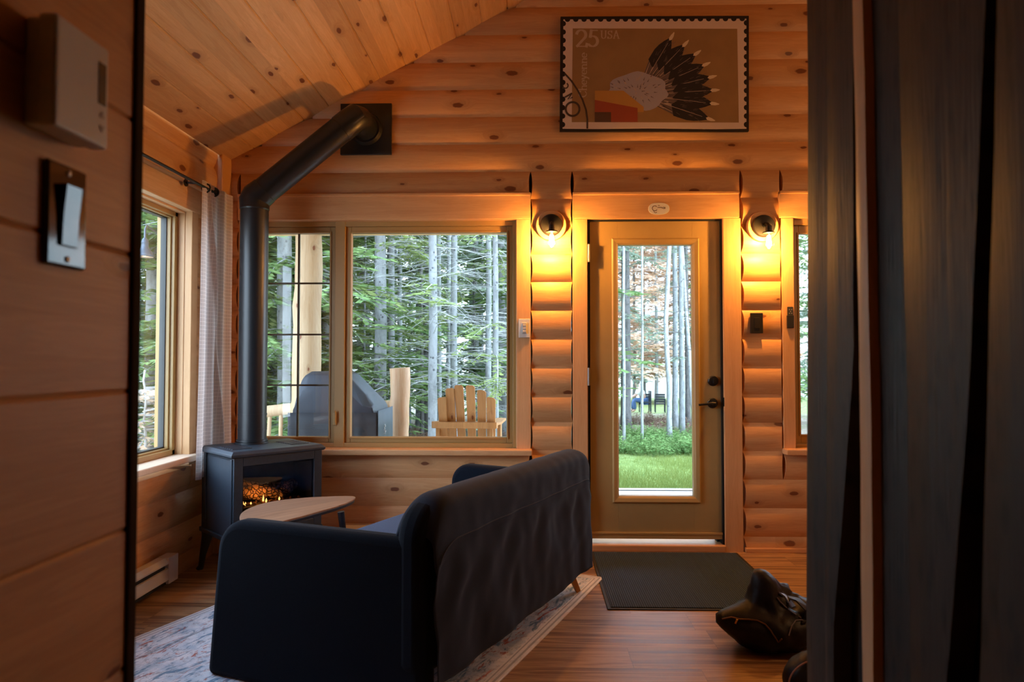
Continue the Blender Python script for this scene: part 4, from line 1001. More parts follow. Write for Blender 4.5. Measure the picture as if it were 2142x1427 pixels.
# cloth cover hanging over the back
def cover(u, v):
    x = -.004 + (LS - .045) * u
    top = .735
    e = x - (LS - .045 - .15)
    if e > 0: top -= .15 - math.sqrt(max(0, .15 ** 2 - e ** 2))
    e0 = .07 - x
    if e0 > 0: top -= (.07 - math.sqrt(max(0, .07 ** 2 - e0 ** 2))) * .5
    hem = .125 + .006 * math.sin(x * 9)
    if v < .18:      # inner side
        f = v / .18; y = -BT - .012; z = .46 + (top - .05 - .46) * f
        z = min(z, top - .05)
    elif v < .36:
        a = math.pi * (v - .18) / .18; y = -BT / 2 - .004 - (BT / 2 + .008) * math.cos(a); z = top - .05 + .05 * math.sin(a)
    else:
        f = (v - .36) / .64; z = top - .05 + (hem - top + .05) * f; y = .006
        wgt = f ** .8
        fold = .010 * math.sin(x * 17 + 2.6 * math.sin(x * 4.1)) + .004 * math.sin(x * 37 + f * 3 + 2 * math.sin(x * 7)) + .008 * math.sin((x + f * .35) * 11)
        fold += .024 * NZ.noise(Vector((x * 6, f * 2.5, 1.3)))
        y += wgt * fold * .5 + .018 * f
        if .17 < f < .22: y += .004
        # long drag creases from the far top corner
        y += .006 * math.sin((x * 1.0 - f * .55) * 24 + NZ.noise(Vector((x * 4, f * 4, 7))) * 3) * max(0, 1 - abs(f - .4) / .4)
    y += .004 * NZ.noise(Vector((x * 14, v * 9, .2)))
    return (x, y, z)
mb = MB(); mb.norecalc = True; mb.grid(cover, 150, 70)
cv = mb.build('back_cover', plain('charcoal_cover', (.011,.017,.033), .85, 0, .2, noise=.10, nscale=240, Sheen_Weight=.05), sofa, smooth='all', solid=.003)
tag(cv, 'charcoal cloth cover with soft hanging folds')
mb = MB(); mb.grid(lambda u, v: (lambda p: (p[0], p[1] + .0045, p[2]))(cover(.005 + .985 * u, .36 + .64 * (.175 + .008 * v))), 120, 1); mb.build('cover_seam', plain('cover_seam', (.03,.032,.045), .9), sofa, smooth='all', solid=.002)
for (x, y, dx, dy) in ((.10, -.085, -.035, .055), (LS - .10, -.085, .04, .05), (.09, -.72, -.03, -.04), (LS - .12, -.72, .04, -.04)):
    mb = MB(); mb.tube([(x, y, .16), (x + dx, y + dy, .010)], [.026, .017], 4, sq=1); mb.build('leg', M['leg_wood'], sofa, bevel=.003)
# ---- black bag on the floor
def lobed(center, base, lobes, nseg=56, nring=34, wr=.006, wk=16, zmin=None, seed=0):
    vs = []; c = Vector(center)
    for j in range(nring + 1):
        ph = math.pi * j / nring
        for i in range(nseg):
            th = 2 * math.pi * i / nseg
            d = Vector((math.sin(ph) * math.cos(th), math.sin(ph) * math.sin(th), math.cos(ph)))
            r = 1 / math.sqrt((d.x / base[0]) ** 2 + (d.y / base[1]) ** 2 + (d.z / base[2]) ** 2)
            for ld_, a, k in lobes:
                l = Vector(ld_).normalized(); r += a * math.exp(k * (d.dot(l) - 1))
            r += wr * (NZ.noise(d * wk * .22 + Vector((seed, 0, 0))) * 2.2 + abs(NZ.noise(d * wk * .5 + Vector((0, seed, 0)))) * 1.6)
            p = c + d * r
            if zmin is not None and p.z < zmin: p.z = zmin
            vs.append(tuple(p))
    fs = []
    for j in range(nring):
        for i in range(nseg):
            a = j * nseg + i; b = j * nseg + (i + 1) % nseg; fs.append((a, b, b + nseg, a + nseg))
    return vs, fs
bc = hZ(1612, 1352, 0)
bag = thing('duffel_bag', 'black soft travel bag slumped on the floor beside the doormat', 'bag', (bc.x, bc.y, 0))
m_bag = plain('black_nylon', (.006,.006,.008), .50, 0, .32, noise=.3, nscale=60, bump=.0015)
vs, fs = lobed((0.02, 0, .095), (.205, .15, .095), [((-.30, -.05, 1), .135, 11), ((-1, -.25, .22), .065, 22), ((1, -.1, .35), .05, 8), ((.35, .2, .9), .05, 18), ((-.55, -.5, -.35), .02, 6)], wr=.007, wk=18, zmin=.004, seed=3)
mb = MB(); mb.add(vs, fs); bo = mb.build('bag_body', m_bag, bag, smooth='all')
wv = [wm(bag) @ Vector(p) for p in vs]; bvh = BVHTree.FromPolygons(wv, fs)
def on(px, py, lift=.004):
    d = ray(px, py).normalized(); hit = bvh.ray_cast(Vector((0, 0, EYE)), d)
    if hit[0] is None: hit = bvh.find_nearest(hZ(px, py, .1)); 
    return hit[0] + (hit[1] if hit[1].dot(d) < 0 else -hit[1]) * lift
def line(px): return [on(a, b) for a, b in px]
mb = MB(); mb.tube(line([(1512, 1296), (1530, 1292), (1548, 1296), (1566, 1297), (1584, 1299), (1600, 1307), (1613, 1320), (1622, 1333), (1628, 1342), (1635, 1336)]), .0032, 6); tag(mb.build('zipper', plain('bronze_zip', (.20,.10,.04), .45, .6), bag, world=True), 'bronze coloured zip line')
p = on(1540, 1300, .010); mb = MB(); mb.box((-.004, -.002, -.013), (.004, .002, .009), Matrix.Translation(p) @ Euler((.3, .3, 0)).to_matrix().to_4x4()); tag(mb.build('zip_pull', plain('gold_metal', (.75,.48,.16), .25, 1), bag, bevel=.001, world=True), 'small gold zip pull')
mb = MB(); mb.tube(line([(1624, 1250), (1634, 1262), (1646, 1274), (1660, 1284), (1674, 1292)]), .0028, 6); mb.tube(line([(1648, 1330), (1655, 1312), (1664, 1299), (1676, 1298), (1684, 1303)]), .0028, 6); mb.build('piping', plain('grey_piping', (.16,.16,.18), .5), bag, world=True)
def strap(pts, wd, th, mat_, name, par):
    mb = MB(); pts = [Vector(p) for p in pts]; vs = []
    for i, p in enumerate(pts):
        d = (pts[min(i + 1, len(pts) - 1)] - pts[max(i - 1, 0)]).normalized(); s = d.cross(Vector((0, 0, 1))); s = s.normalized() if s.length > .05 else Vector((0, 1, 0)); n = s.cross(d)
        vs += [p - s * wd - n * th, p + s * wd - n * th, p + s * wd + n * th, p - s * wd + n * th]
    fs = []
    for i in range(len(pts) - 1):
        for k in range(4): fs.append((i * 4 + k, i * 4 + (k + 1) % 4, i * 4 + 4 + (k + 1) % 4, i * 4 + 4 + k))
    fs += [(3, 2, 1, 0), tuple(range(len(vs) - 4, len(vs)))]
    mb.add(vs, fs); return mb.build(name, mat_, par, smooth=True, world=True)
q0 = on(1640, 1272, -.005); q1 = on(1676, 1300, -.005); mid_ = (q0 + q1) / 2
strap([q0, q0 + Vector((.03, .03, .035)), mid_ + Vector((.03, .02, .055)), q1 + Vector((.035, .01, .045)), q1 + Vector((.02, 0, .01)), q1], .017, .003, m_bag, 'carry_strap', bag)
q0 = on(1570, 1250, -.005); 
strap([on(1628, 1240, 0), on(1640, 1255, .0) + Vector((.01, .02, .01)), on(1655, 1275, 0) + Vector((.01, .0, .01))], .012, .003, plain('grey_strap', (.20,.20,.23), .5), 'shoulder_strap', bag)
bc2 = hZ(1712, 1470, 0)
bg2 = thing('shoulder_bag', 'small rounded black bag with tan piping in front of the travel bag', 'bag', (bc2.x, bc2.y, 0))
vs, fs = lobed((0, 0, .078), (.118, .085, .092), [((0, 0, 1), .01, 5)], wr=.002, zmin=.003, seed=9)
mb = MB(); mb.add(vs, fs); mb.build('bag_body', m_bag, bg2, smooth='all')
mb = MB(); mb.tube([(-.118 * math.cos(a) * 1.01, -.045, .078 + .092 * math.sin(a) * 1.0) for a in [math.pi * i / 24 for i in range(25)]], .0032, 6); tag(mb.build('piping', plain('tan_piping', (.36,.20,.12), .5), bg2, smooth=True), 'thin tan piping')
# ================================================================== OUTSIDE
def gz(Y, X=0):
    b = -.25 if Y < 7.6 else -.25 - .030 * (Y - 7.6)
    return b
# ground
m, t = mat('lawn_and_forest_floor'); q = N(t); v, X, Y, Z = q.coord()
n1 = q.noise(v, 1.6, 6, .7); n2 = q.noise(v, 9, 5, .75); n3 = q.noise(v, .35, 4, .6)
grass = q.mix(q.smooth(n2, .35, .7), (.13,.19,.05), (.26,.32,.10)); litter = q.mix(q.smooth(n2, .4, .65), (.20,.15,.11), (.42,.36,.28)); litter = q.mix(q.math('MULTIPLY', q.smooth(n1, .5, .62), .7), litter, (.22,.32,.12))
f = q.math('MULTIPLY', q.smooth(q.math('ADD', Y, q.math('MULTIPLY', n1, 3.0)), 11.5, 16.0), q.math('SUBTRACT', 1, q.math('MULTIPLY', q.smooth(Y, 24, 28), .75)))
f = q.math('MAXIMUM', f, q.smooth(q.math('ADD', q.math('MULTIPLY', X, -1), q.math('MULTIPLY', n1, .8)), .3, .9))
c = q.mix(f, grass, litter); q.bsdf(c, .95, 0, .1, bump=n2, bump_d=.05)
mb = MB()
def gfn(u, v):
    x = -40 + 80 * u; y = 6.4 + 73.6 * v ** 1.6; 
    return (x, y, gz(y) + (.10 * NZ.noise(Vector((x * .5, y * .5, 0))) + (.06 * NZ.noise(Vector((x * 2, y * 2, 3))) if y > 12 else 0)) * min(1, (y - 6.4) / 4))
mb.grid(gfn, 110, 110); struct(mb.build('ground', m, smooth='all'), 'green lawn running into forest floor', None)
mb = MB(); mb.box((-40, -6, -.30), (-3.6, 6.5, -.26)); struct(mb.build('ground_side', m), 'forest ground beside the cabin')
# deck
dk = pine('pale_deck_boards', 'x', 'y', .14, 0, light=(.80,.76,.70), dark=(.70,.64,.57), knots=.1, rough=.6, var=.06)
mb = MB()
y = 4.52
while y < 6.66: mb.box((-3.6, y, -.09), (5.2, y + .135, -.05)); y += .14
mb.box((-3.6, 6.62, -.26), (5.2, 6.66, -.05)); mb.box((-3.6, 4.52, -.3), (5.2, 6.6, -.12))
y = -2.0
while y < 4.5: mb.box((-3.6, y, -.09), (-2.16, y + .135, -.05)); y += .14
struct(mb.build('porch_deck', dk), 'pale boards of the covered porch')
mb = MB(); mb.prism([(4.45, 2.86), (6.75, 2.52), (6.75, 2.60), (4.45, 2.95)], lambda u, v, w_: (w_, u, v), -3.3, 5.2); struct(mb.build('porch_roof', M['ceil']), 'underside of the porch roof')
PY = 6.42
bz = hY(900, 492, PY).z
mb = MB(); mb.tube([(-3.2, PY, bz + .10), (5.1, PY, bz + .10)], .10, 20); struct(mb.build('porch_beam', pine('beam_log', 'x', 'z', 3, 0, light=(.80,.55,.30), dark=(.66,.40,.2), knots=.1, var=0), smooth=True), 'round peeled log beam of the porch')
# big porch post and railing
def log(name, a, b, r, label, cat, matl=None, flare=0, wob=.012, group=None, n=22, K=14, seed=1):
    rr_ = random.Random(seed); a, b = Vector(a), Vector(b); mb = MB(); pts = []; rad = []
    for i in range(K + 1):
        f = i / K; pts.append(a.lerp(b, f) + Vector((rr_.uniform(-wob, wob), rr_.uniform(-wob, wob), 0)) * (0 < i < K)); rad.append(r * (1 + flare * (1 - f) + rr_.uniform(-.03, .03)))
    mb.tube(pts, rad, n); o = mb.build(name, matl or M['porch_log'], None, smooth=True); return tag(o, label, cat, group)
px = hY(643, 640, PY).x
log('log_post', (px - .02, PY, -.05), (px + .005, PY, bz + .02), .122, 'thick peeled log post holding the porch roof behind the grilled casement', 'post', flare=.16, seed=4)
nx = hY(836, 840, 6.35); nr = .5 * abs(hY(857, 840, 6.35).x - hY(816, 840, 6.35).x)
log('newel_post', (nx.x, 6.35, -.05), (nx.x, 6.35, hY(836, 770, 6.35).z), nr, 'short sawn log newel post beside the covered grill', 'post', matl=pine('split_log', 'z', 'x', 1.0, -.5, light=(.62,.46,.30), dark=(.48,.24,.11), knots=.05, var=0), wob=.006, flare=-.04, seed=2, n=28)
rt = hY(590, 860, PY)
rail = thing('porch_railing', 'rustic log railing between the big post and the cabin corner', 'railing', (-2.75, PY, -.05))
mb = MB(); mb.tube([(-3.25, PY, hY(560, 866, PY).z - .05), (-2.6, PY - .0, hY(560, 864, PY).z), (px - .05, PY, hY(617, 852, PY).z)], [.060, .056, .050], 16); mb.build('top_rail', M['porch_log'], rail, smooth=True, world=True)
mb = MB(); mb.tube([(-3.25, PY, .06), (px - .05, PY, .06)], .045, 14); mb.build('bottom_rail', M['porch_log'], rail, smooth=True, world=True)
rr_ = random.Random(8)
for k in range(9):
    x = -3.18 + k * .118; mb = MB(); mb.tube([(x, PY, .06), (x + rr_.uniform(-.012, .012), PY, .4), (x + rr_.uniform(-.01, .01), PY, hY(590, 868, PY).z)], [.021, .018, .021], 10); mb.build('baluster', M['porch_log'], rail, smooth=True, world=True)
rail2 = thing('porch_railing', 'log railing end meeting the newel post behind the grill cover', 'railing', ((px + nx.x) / 2, PY, -.05))
mb = MB(); mb.tube([(px + .1, PY, hY(700, 846, PY).z), (nx.x - .05, PY - .04, hY(806, 848, PY).z)], [.055, .046], 16); mb.build('top_rail', M['porch_log'], rail2, smooth=True, world=True)
mb = MB(); mb.tube([(px + .1, PY, .06), (nx.x - .05, PY, .06)], .045, 14); mb.build('bottom_rail', M['porch_log'], rail2, smooth=True, world=True)
for k in range(6):
    x = px + .2 + k * .13
    if x < nx.x - .08: mb = MB(); mb.tube([(x, PY, .06), (x, PY, .78)], .019, 8); mb.build('baluster', M['porch_log'], rail2, smooth=True, world=True)
# square post outside the side window and the barn lamp on it
ptc = plain('tan_painted_post', (.42,.32,.15), .6, noise=.03)
pa, pb_ = hX(315, 700, -2.50), hX(345, 700, -2.50)
mb = MB(); mb.box((-3.327, 6.0, -.05), (-3.26, 6.10, 2.62)); o = mb.build('square_post', ptc, bevel=.004); tag(o, 'tan square porch post outside the left side window', 'post')
lp = hX(303, 522, -3.10)
lamp = thing('barn_lamp', 'grey barn style outdoor lamp hanging outside the left side window', 'outdoor lamp', (lp.x, lp.y, lp.z))
sh = plain('grey_galvanised', (.10,.12,.15), .45, .3)
k_ = lp.y / 1430
mb = MB(); mb.lathe([(17 * k_, -16 * k_), (16.5 * k_, -12 * k_), (12 * k_, -2 * k_), (8 * k_, 2 * k_), (6.5 * k_, 12 * k_), (7.5 * k_, 14 * k_), (6 * k_, 20 * k_), (2.5 * k_, 25 * k_)], TR(), 28, caps=False); mb.build('lamp_shade', sh, lamp, smooth=True, solid=.002)
mb = MB(); mb.tube([(0, 0, 24 * k_), (.0, 0, .16), (-.04, .09, .21), (-.19, 6.02 - lp.y, .21)], .008, 10); mb.build('arm', sh, lamp, smooth=True)
mb = MB(); mb.lathe([(.004, .0), (.018, -.01), (.022, -.028), (.012, -.045), (.001, -.05)], TR((0, 0, -.005)), 14); mb.build('bulb', emit('warm_bulb', (1, .62, .28), 7), lamp, smooth='all')
ld = bpy.data.lights.new('barn_lamp_light', 'POINT'); ld.energy = 1.2; ld.color = (1, .6, .3); ld.shadow_soft_size = .02; lo = bpy.data.objects.new('barn_lamp_light', ld); COL.objects.link(lo); lo.parent = lamp; lo.location = (0, 0, -.075)

# covered grill
GYn, GYf = 5.35, 5.92
gl_, gr_ = hY(606, 900, GYn).x, hY(800, 900, GYn).x
grill = thing('covered_grill', 'barbecue grill under a dark grey fabric cover on the porch', 'grill', ((gl_ + gr_) / 2, (GYn + GYf) / 2, -.05))
gx0, gx1 = hY(605, 900, GYn).x, hY(785, 880, GYn).x
ztop = hY(690, 776, 5.6).z; zsh = hY(690, 862, GYn).z
xtl, xtr = hY(640, 800, 5.5).x, hY(742, 800, 5.5).x
prof = [(gx0 - .02, 0.0), (gx0, zsh - .05), (gx0 + .02, zsh + .03), (xtl - .045, ztop - .13), (xtl - .015, ztop - .04), (xtl + .04, ztop - .006), (xtl + .12, ztop), (xtr - .09, ztop - .004), (xtr - .03, ztop - .03), (gx1 - .10, zsh + .155), (gx1 - .02, zsh + .055), (gx1 + .005, zsh - .03), (gx1 + .03, 0.0)]
n = len(prof); vs = []; rows = 9
ctrx = (gx0 + gx1) / 2
for j in range(rows):
    f = j / (rows - 1); yv = GYn + (GYf - GYn) * f; k2 = 1 - .10 * (abs(2 * f - 1) ** 6)
    for i, (x, z) in enumerate(prof):
        sag = .012 * math.sin(x * 17 + f * 3) * (1 if 3 < i < 9 else .5); dz = (1 - (1 - k2) * (1.2 if 3 <= i <= 9 else .2))
        ff = 1 if z > zsh else 0
        yy_ = yv + (.05 * (z - zsh) / (ztop - zsh) * (1 if f < .5 else -1) * (abs(2 * f - 1)) if z > zsh else 0)
        vs.append((ctrx + (x - ctrx) * (1 - (1 - k2) * .3), yy_, z * dz + sag * .3 - .0))
fs = []
for j in range(rows - 1):
    for i in range(n - 1): fs.append((j * n + i, j * n + i + 1, (j + 1) * n + i + 1, (j + 1) * n + i))
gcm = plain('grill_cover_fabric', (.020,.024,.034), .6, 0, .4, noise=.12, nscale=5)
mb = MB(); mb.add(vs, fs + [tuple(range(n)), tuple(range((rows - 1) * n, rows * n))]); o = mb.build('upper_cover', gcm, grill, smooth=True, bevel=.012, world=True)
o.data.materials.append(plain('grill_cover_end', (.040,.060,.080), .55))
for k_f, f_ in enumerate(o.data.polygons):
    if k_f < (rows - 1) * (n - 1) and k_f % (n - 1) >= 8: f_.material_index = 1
# front skirt with hanging folds, slightly proud of the body
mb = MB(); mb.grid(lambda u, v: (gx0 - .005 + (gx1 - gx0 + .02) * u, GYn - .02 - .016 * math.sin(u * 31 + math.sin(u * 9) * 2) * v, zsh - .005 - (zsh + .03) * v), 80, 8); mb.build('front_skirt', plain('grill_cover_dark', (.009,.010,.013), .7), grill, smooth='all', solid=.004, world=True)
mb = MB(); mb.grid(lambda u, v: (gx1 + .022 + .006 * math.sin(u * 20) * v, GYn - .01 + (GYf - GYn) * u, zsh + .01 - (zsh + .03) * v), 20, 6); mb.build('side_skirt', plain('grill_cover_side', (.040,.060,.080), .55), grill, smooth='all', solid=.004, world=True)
lgx = gx1 - .02
mb = MB()
p = hY(797, 896, GYn + .20); p.x += .03; R2 = random.Random(2)
def stw(pts, wd):
    for a, b in zip(pts, pts[1:]):
        A2, B2_ = Vector((p.x + a[0], p.y, p.z + a[1])), Vector((p.x + b[0], p.y, p.z + b[1])); mb.tube([A2, B2_], wd, 5)
stw([(-.010, -.030), (-.012, -.012), (.004, -.006), (-.004, .006), (.006, .016), (.002, .034)], .0035); stw([(.004, -.034), (.008, -.020), (-.002, -.020)], .0045); stw([(-.008, -.042), (.006, -.042)], .003)
tag(mb.build('logo', plain('white_print', (.75,.78,.8), .6), grill, world=True), 'small white logo mark')

# adirondack chair seen from behind
CYB = 5.62
cl_, cr_ = hY(900, 885, CYB).x, hY(1041, 885, CYB).x; cxm = (cl_ + cr_) / 2; cwid = (cr_ - cl_)
zar = hY(970, 887, CYB).z
ch = thing('adirondack_chair', 'light cedar adirondack chair seen from behind on the porch', 'chair', (cxm, CYB, -.05), rz=math.radians(-5))
cm = M['cedar']; zA = zar + .05
mb = MB(); mb.prism([(-cwid / 2 + .01, -.012), (-cwid / 2 + .04, -.03), (cwid / 2 - .06, -.03), (cwid / 2 - .005, -.012), (cwid / 2, .03), (cwid / 2 - .03, .065), (-cwid / 2 + .02, .065), (-cwid / 2, .03)], lambda u, v, w_: (u, v, w_), zA - .036, zA + .016); mb.build('back_brace', cm, ch, bevel=.004)
sl = [(-.5, 838), (-.33, 822), (-.17, 811), (0, 808.5), (.17, 812), (.34, 820), (.5, 837)]
tops = [hY(a, b, CYB - .12).z for a, b in ((915, 834), (928, 815), (948, 808.5), (973, 809), (995, 819), (1021, 834), )]
for k in range(6):
    xb = -.195 + k * .078; xt = hY((921, 938, 957, 982, 1006, 1026)[k], 820, CYB - .12).x - cxm + .01; z1 = tops[k] + .05; z0_ = .26
    wb, wt = .032, .0365; sk = (.010, .006, 0, -.004, -.010, -.014)[k]
    def sf(u, v, w_, xb=xb, xt=xt, z0_=z0_, z1=z1, wb=wb, wt=wt):
        x = xb + (xt - xb) * v + u * (wb + (wt - wb) * v); return (x, .22 - .30 * v + w_, z0_ + (z1 - z0_) * v + (0 if v < 1 else 0))
    mb = MB(); mb.prism([(-1, 0), (1, 0), (1, 1 - .004 + sk), (.6, 1.012 + sk * .5), (-.6, 1.012 - sk * .5), (-1, 1 - .004 - sk)], sf, 0, .020); mb.build('back_slat', cm, ch, bevel=.003)
for s in (-1, 1):
    mb = MB(); mb.prism([(.0, 0), (.075, 0), (.11, .25), (.10, .62), (.02, .66), (-.01, .4)], lambda u, v, w_, s=s: (s * (cwid / 2 - .055) + u * s * 1.0 - .05 * s, v, w_), zA - .022, zA); mb.build('armrest', cm, ch, bevel=.004)
    mb = MB(); mb.box((s * (cwid / 2 - .055) - .016, .01, 0), (s * (cwid / 2 - .055) + .016, .085, zA - .02)); mb.build('rear_leg', cm, ch, bevel=.003)
    mb = MB(); mb.box((s * (cwid / 2 - .055) - .016, .50, 0), (s * (cwid / 2 - .055) + .016, .59, zA - .02)); mb.build('front_leg', cm, ch, bevel=.003)
mb = MB()
for k in range(6): mb.box((-.23, .14 + k * .075, .27 + k * .014), (.23, .205 + k * .075, .29 + k * .014))
mb.build('seat_slats', cm, ch, bevel=.002)

# ---- two black garden chairs and a seated person in the clearing
blk = plain('black_garden_metal', (.015,.022,.03), .5)
CD = 27.0
def far_chair(pxl, pxr, label):
    p = hY((pxl + pxr) / 2, 850, CD); x = p.x; zg = gz(CD); wd = abs(hY(pxr, 850, CD).x - hY(pxl, 850, CD).x)
    t = thing('garden_chair', label, 'chair', (x, CD, zg), group='black chairs in the clearing', rz=math.radians(-8)); h = .80; s = wd / 2
    mb = MB()
    for k in range(4): mb.box((-s, -.02 - k * .03, .66 - k * .085), (s, .0 - k * .03, .735 - k * .085), TR()); 
    vs_ = mb.v; mb.build('backrest_slats', blk, t)
    mb = MB(); mb.box((-s, -.02, .32), (s, .45, .35)); mb.build('seat', blk, t)
    for a in (-1, 1):
        for y_ in (-.05, .44):
            mb = MB(); mb.box((a * s - .02, y_ - .02, 0), (a * s + .02, y_ + .02, .5)); mb.build('leg', blk, t)
        mb = MB(); mb.box((a * s - .025, -.1, .5), (a * s + .025, .46, .53)); mb.build('armrest', blk, t)
    return t
far_chair(1345, 1361, 'black garden chair in the clearing partly behind a thin trunk')
far_chair(1371, 1391, 'black garden chair standing free in the clearing')
pp_ = hY(1337, 850, CD); zg = gz(CD)
pers = thing('person', 'small distant person in white top and blue jeans sitting in the clearing', 'person', (pp_.x, CD, zg))
jeans = plain('blue_jeans', (.05,.10,.22), .8); wht = plain('white_shirt', (.75,.75,.75), .8); skin = plain('skin', (.45,.27,.19), .6); hairm = plain('brown_hair', (.06,.035,.02), .7)
def skin_mesh(name, verts, edges, radii, matl, par, sub=1):
    me = bpy.data.meshes.new(name); me.from_pydata(verts, edges, []); me.update(); me.materials.append(matl); o = bpy.data.objects.new(name, me); COL.objects.link(o); o.parent = par
    md = o.modifiers.new('skin', 'SKIN'); md.use_smooth_shade = True
    sv = me.skin_vertices[0].data if me.skin_vertices else None
    if sv is None:
        bm = bmesh.new(); bm.from_mesh(me); bm.verts.layers.skin.verify(); bm.to_mesh(me); bm.free(); sv = me.skin_vertices[0].data
    for i, r in enumerate(radii): sv[i].radius = (r, r)
    sv[0].use_root = True
    s2 = o.modifiers.new('sub', 'SUBSURF'); s2.levels = sub; s2.render_levels = sub; return o
# sits facing left (toward -x), leaning forward
V = [(.22, 0, .46), (.16, 0, .62), (.06, 0, .80), (.0, 0, .95), (-.05, 0, 1.02), (-.08, 0, 1.12), (-.09, 0, 1.20),
     (.20, .10, .46), (-.20, .11, .50), (-.24, .11, .10), (-.36, .11, .05), (.20, -.10, .46), (-.22, -.11, .50), (-.18, -.11, .10), (-.30, -.11, .05),
     (.0, .17, .92), (-.10, .20, .70), (-.26, .12, .60), (.0, -.17, .92), (-.12, -.20, .70), (-.28, -.10, .60)]
E = [(0,1),(1,2),(2,3),(3,4),(4,5),(5,6),(0,7),(7,8),(8,9),(9,10),(0,11),(11,12),(12,13),(13,14),(3,15),(15,16),(16,17),(3,18),(18,19),(19,20)]
Rr = [.13,.13,.15,.12,.055,.09,.085,.10,.075,.05,.045,.10,.075,.05,.045,.06,.045,.04,.06,.045,.04]
skin_mesh('body', V, E, Rr, skin, pers)
skin_mesh('shirt', [V[1], V[2], V[3], V[15], V[16], V[18], V[19]], [(0,1),(1,2),(2,3),(3,4),(2,5),(5,6)], [.15,.17,.15,.075,.058,.075,.058], wht, pers)
skin_mesh('jeans', [V[0], V[7], V[8], V[9], V[11], V[12], V[13]], [(0,1),(1,2),(2,3),(0,4),(4,5),(5,6)], [.15,.115,.09,.065,.115,.09,.065], jeans, pers)
mb = MB(); mb.lathe([(.001, .10), (.06, .085), (.095, .04), (.10, 0), (.09, -.05)], TR((-.065, 0, 1.19)), 14); mb.build('hair', hairm, pers, smooth='all')
mb = MB(); mb.box((.02, -.24, .40), (.42, .24, .44)); mb.box((.40, -.24, .44), (.44, .24, .85)); 
for a, b in ((.04, -.22), (.04, .22), (.42, -.22), (.42, .22)): mb.box((a - .02, b - .02, 0), (a + .02, b + .02, .42))
c3o = mb.build('garden_chair', blk); c3o.location = (pp_.x, CD, zg); tag(c3o, 'black garden chair under the seated person', 'chair', 'black chairs in the clearing')
# ================================================================== FOREST
def bark(name, a, b, spots=.5):
    m, t = mat(name); q = N(t); v, X, Y, Z = q.coord()
    n1 = q.noise(q.xyz(q.math('MULTIPLY', X, 14), q.math('MULTIPLY', Y, 14), q.math('MULTIPLY', Z, 5)), 1, 5, .65); n2 = q.noise(v, 34, 3, .6)
    vo = q.n('ShaderNodeTexVoronoi'); vo.inputs['Scale'].default_value = 1; q.l(q.xyz(q.math('MULTIPLY', X, 13), q.math('MULTIPLY', Y, 13), q.math('MULTIPLY', Z, 12)), vo.inputs['Vector'])
    c = q.mix(q.smooth(n1, .35, .68), a, b); c = q.mix(q.math('MULTIPLY', q.smooth(n2, .55, .7), .35), c, tuple(x * .5 for x in b))
    c = q.mix(q.math('MULTIPLY', q.math('SUBTRACT', 1, q.smooth(vo.outputs['Distance'], .14, .24)), spots), c, (.05,.05,.055))
    q.bsdf(c, .9, 0, .15, bump=n1, bump_d=.02); return m
def leaf(name, a, b, tr=.35):
    m, t = mat(name); q = N(t); g = q.n('ShaderNodeNewGeometry'); v, X, Y, Z = q.coord()
    f = q.math('ADD', q.math('MULTIPLY', g.outputs['Random Per Island'], .6), q.math('MULTIPLY', q.noise(v, 1.7, 3), .5))
    c = q.mix(f, a, b); df = q.n('ShaderNodeBsdfDiffuse'); tl = q.n('ShaderNodeBsdfTranslucent'); mx = q.n('ShaderNodeMixShader', i_0=tr); o = q.n('ShaderNodeOutputMaterial')
    q.l(c, df.inputs[0]); q.l(c, tl.inputs[0]); q.l(df.outputs[0], mx.inputs[1]); q.l(tl.outputs[0], mx.inputs[2]); q.l(mx.outputs[0], o.inputs[0]); return m
BK = {'pale': bark('pale_grey_bark', (0.310,0.322,0.330), (0.205,0.212,0.216), .8), 'grey': bark('grey_bark', (0.296,0.312,0.312), (0.195,0.203,0.203)), 'dark': bark('dark_bark', (0.172,0.164,0.156), (0.101,0.098,0.094)), 'birch': bark('birch_bark', (0.42,0.43,0.43), (0.29,0.30,0.30), .5), 'twig': plain('pale_dead_twigs', (0.359,0.367,0.359), .9), 'twigd': plain('dark_twigs', (0.156,0.140,0.133), .9)}
LF = {'fir': leaf('fir_needles', (0.110,0.205,0.080), (0.300,0.400,0.150)), 'firl': leaf('bright_fir_needles', (0.150,0.250,0.075), (0.420,0.470,0.180)), 'blue': leaf('grey_green_needles', (0.190,0.260,0.190), (0.360,0.420,0.290)), 'peach': leaf('peach_autumn_leaves', (.62,.42,.28), (.80,.66,.52), .5), 'weed': leaf('weedy_leaves', (0.094,0.234,0.062), (0.312,0.406,0.156)), 'rust': leaf('rusty_brush', (0.234,0.125,0.086), (0.351,0.257,0.187)), 'grass': leaf('grass_blades', (0.140,0.200,0.045), (0.330,0.380,0.120))}
def twig(mb, p, az, L_, r, rise, droop, rn, sub=4, n=3):
    pts = [Vector(p)]; d = Vector((math.cos(az), math.sin(az), rise)).normalized(); K = 6
    for i in range(K): d = (d + Vector((rn.uniform(-.12, .12), rn.uniform(-.12, .12), -droop / K + rn.uniform(-.10, .10)))).normalized(); pts.append(pts[-1] + d * L_ / K)
    mb.tube(pts, [r * (1 - .8 * i / K) for i in range(K + 1)], n, caps=False)
    out = [pts]
    for s in range(sub):
        i = rn.randint(1, K - 1); a2 = az + rn.choice((-1, 1)) * rn.uniform(.5, 1.1); l2 = L_ * rn.uniform(.2, .5); q0 = pts[i]; q1 = q0 + Vector((math.cos(a2), math.sin(a2), rn.uniform(-.3, .2))) * l2 * .5; q2 = q1 + Vector((math.cos(a2 + .3), math.sin(a2 + .3), rn.uniform(-.5, .1))) * l2 * .5
        mb.tube([q0, q1, q2], [r * .5, r * .35, r * .15], n, caps=False); out.append([q0, q1, q2])
    return out
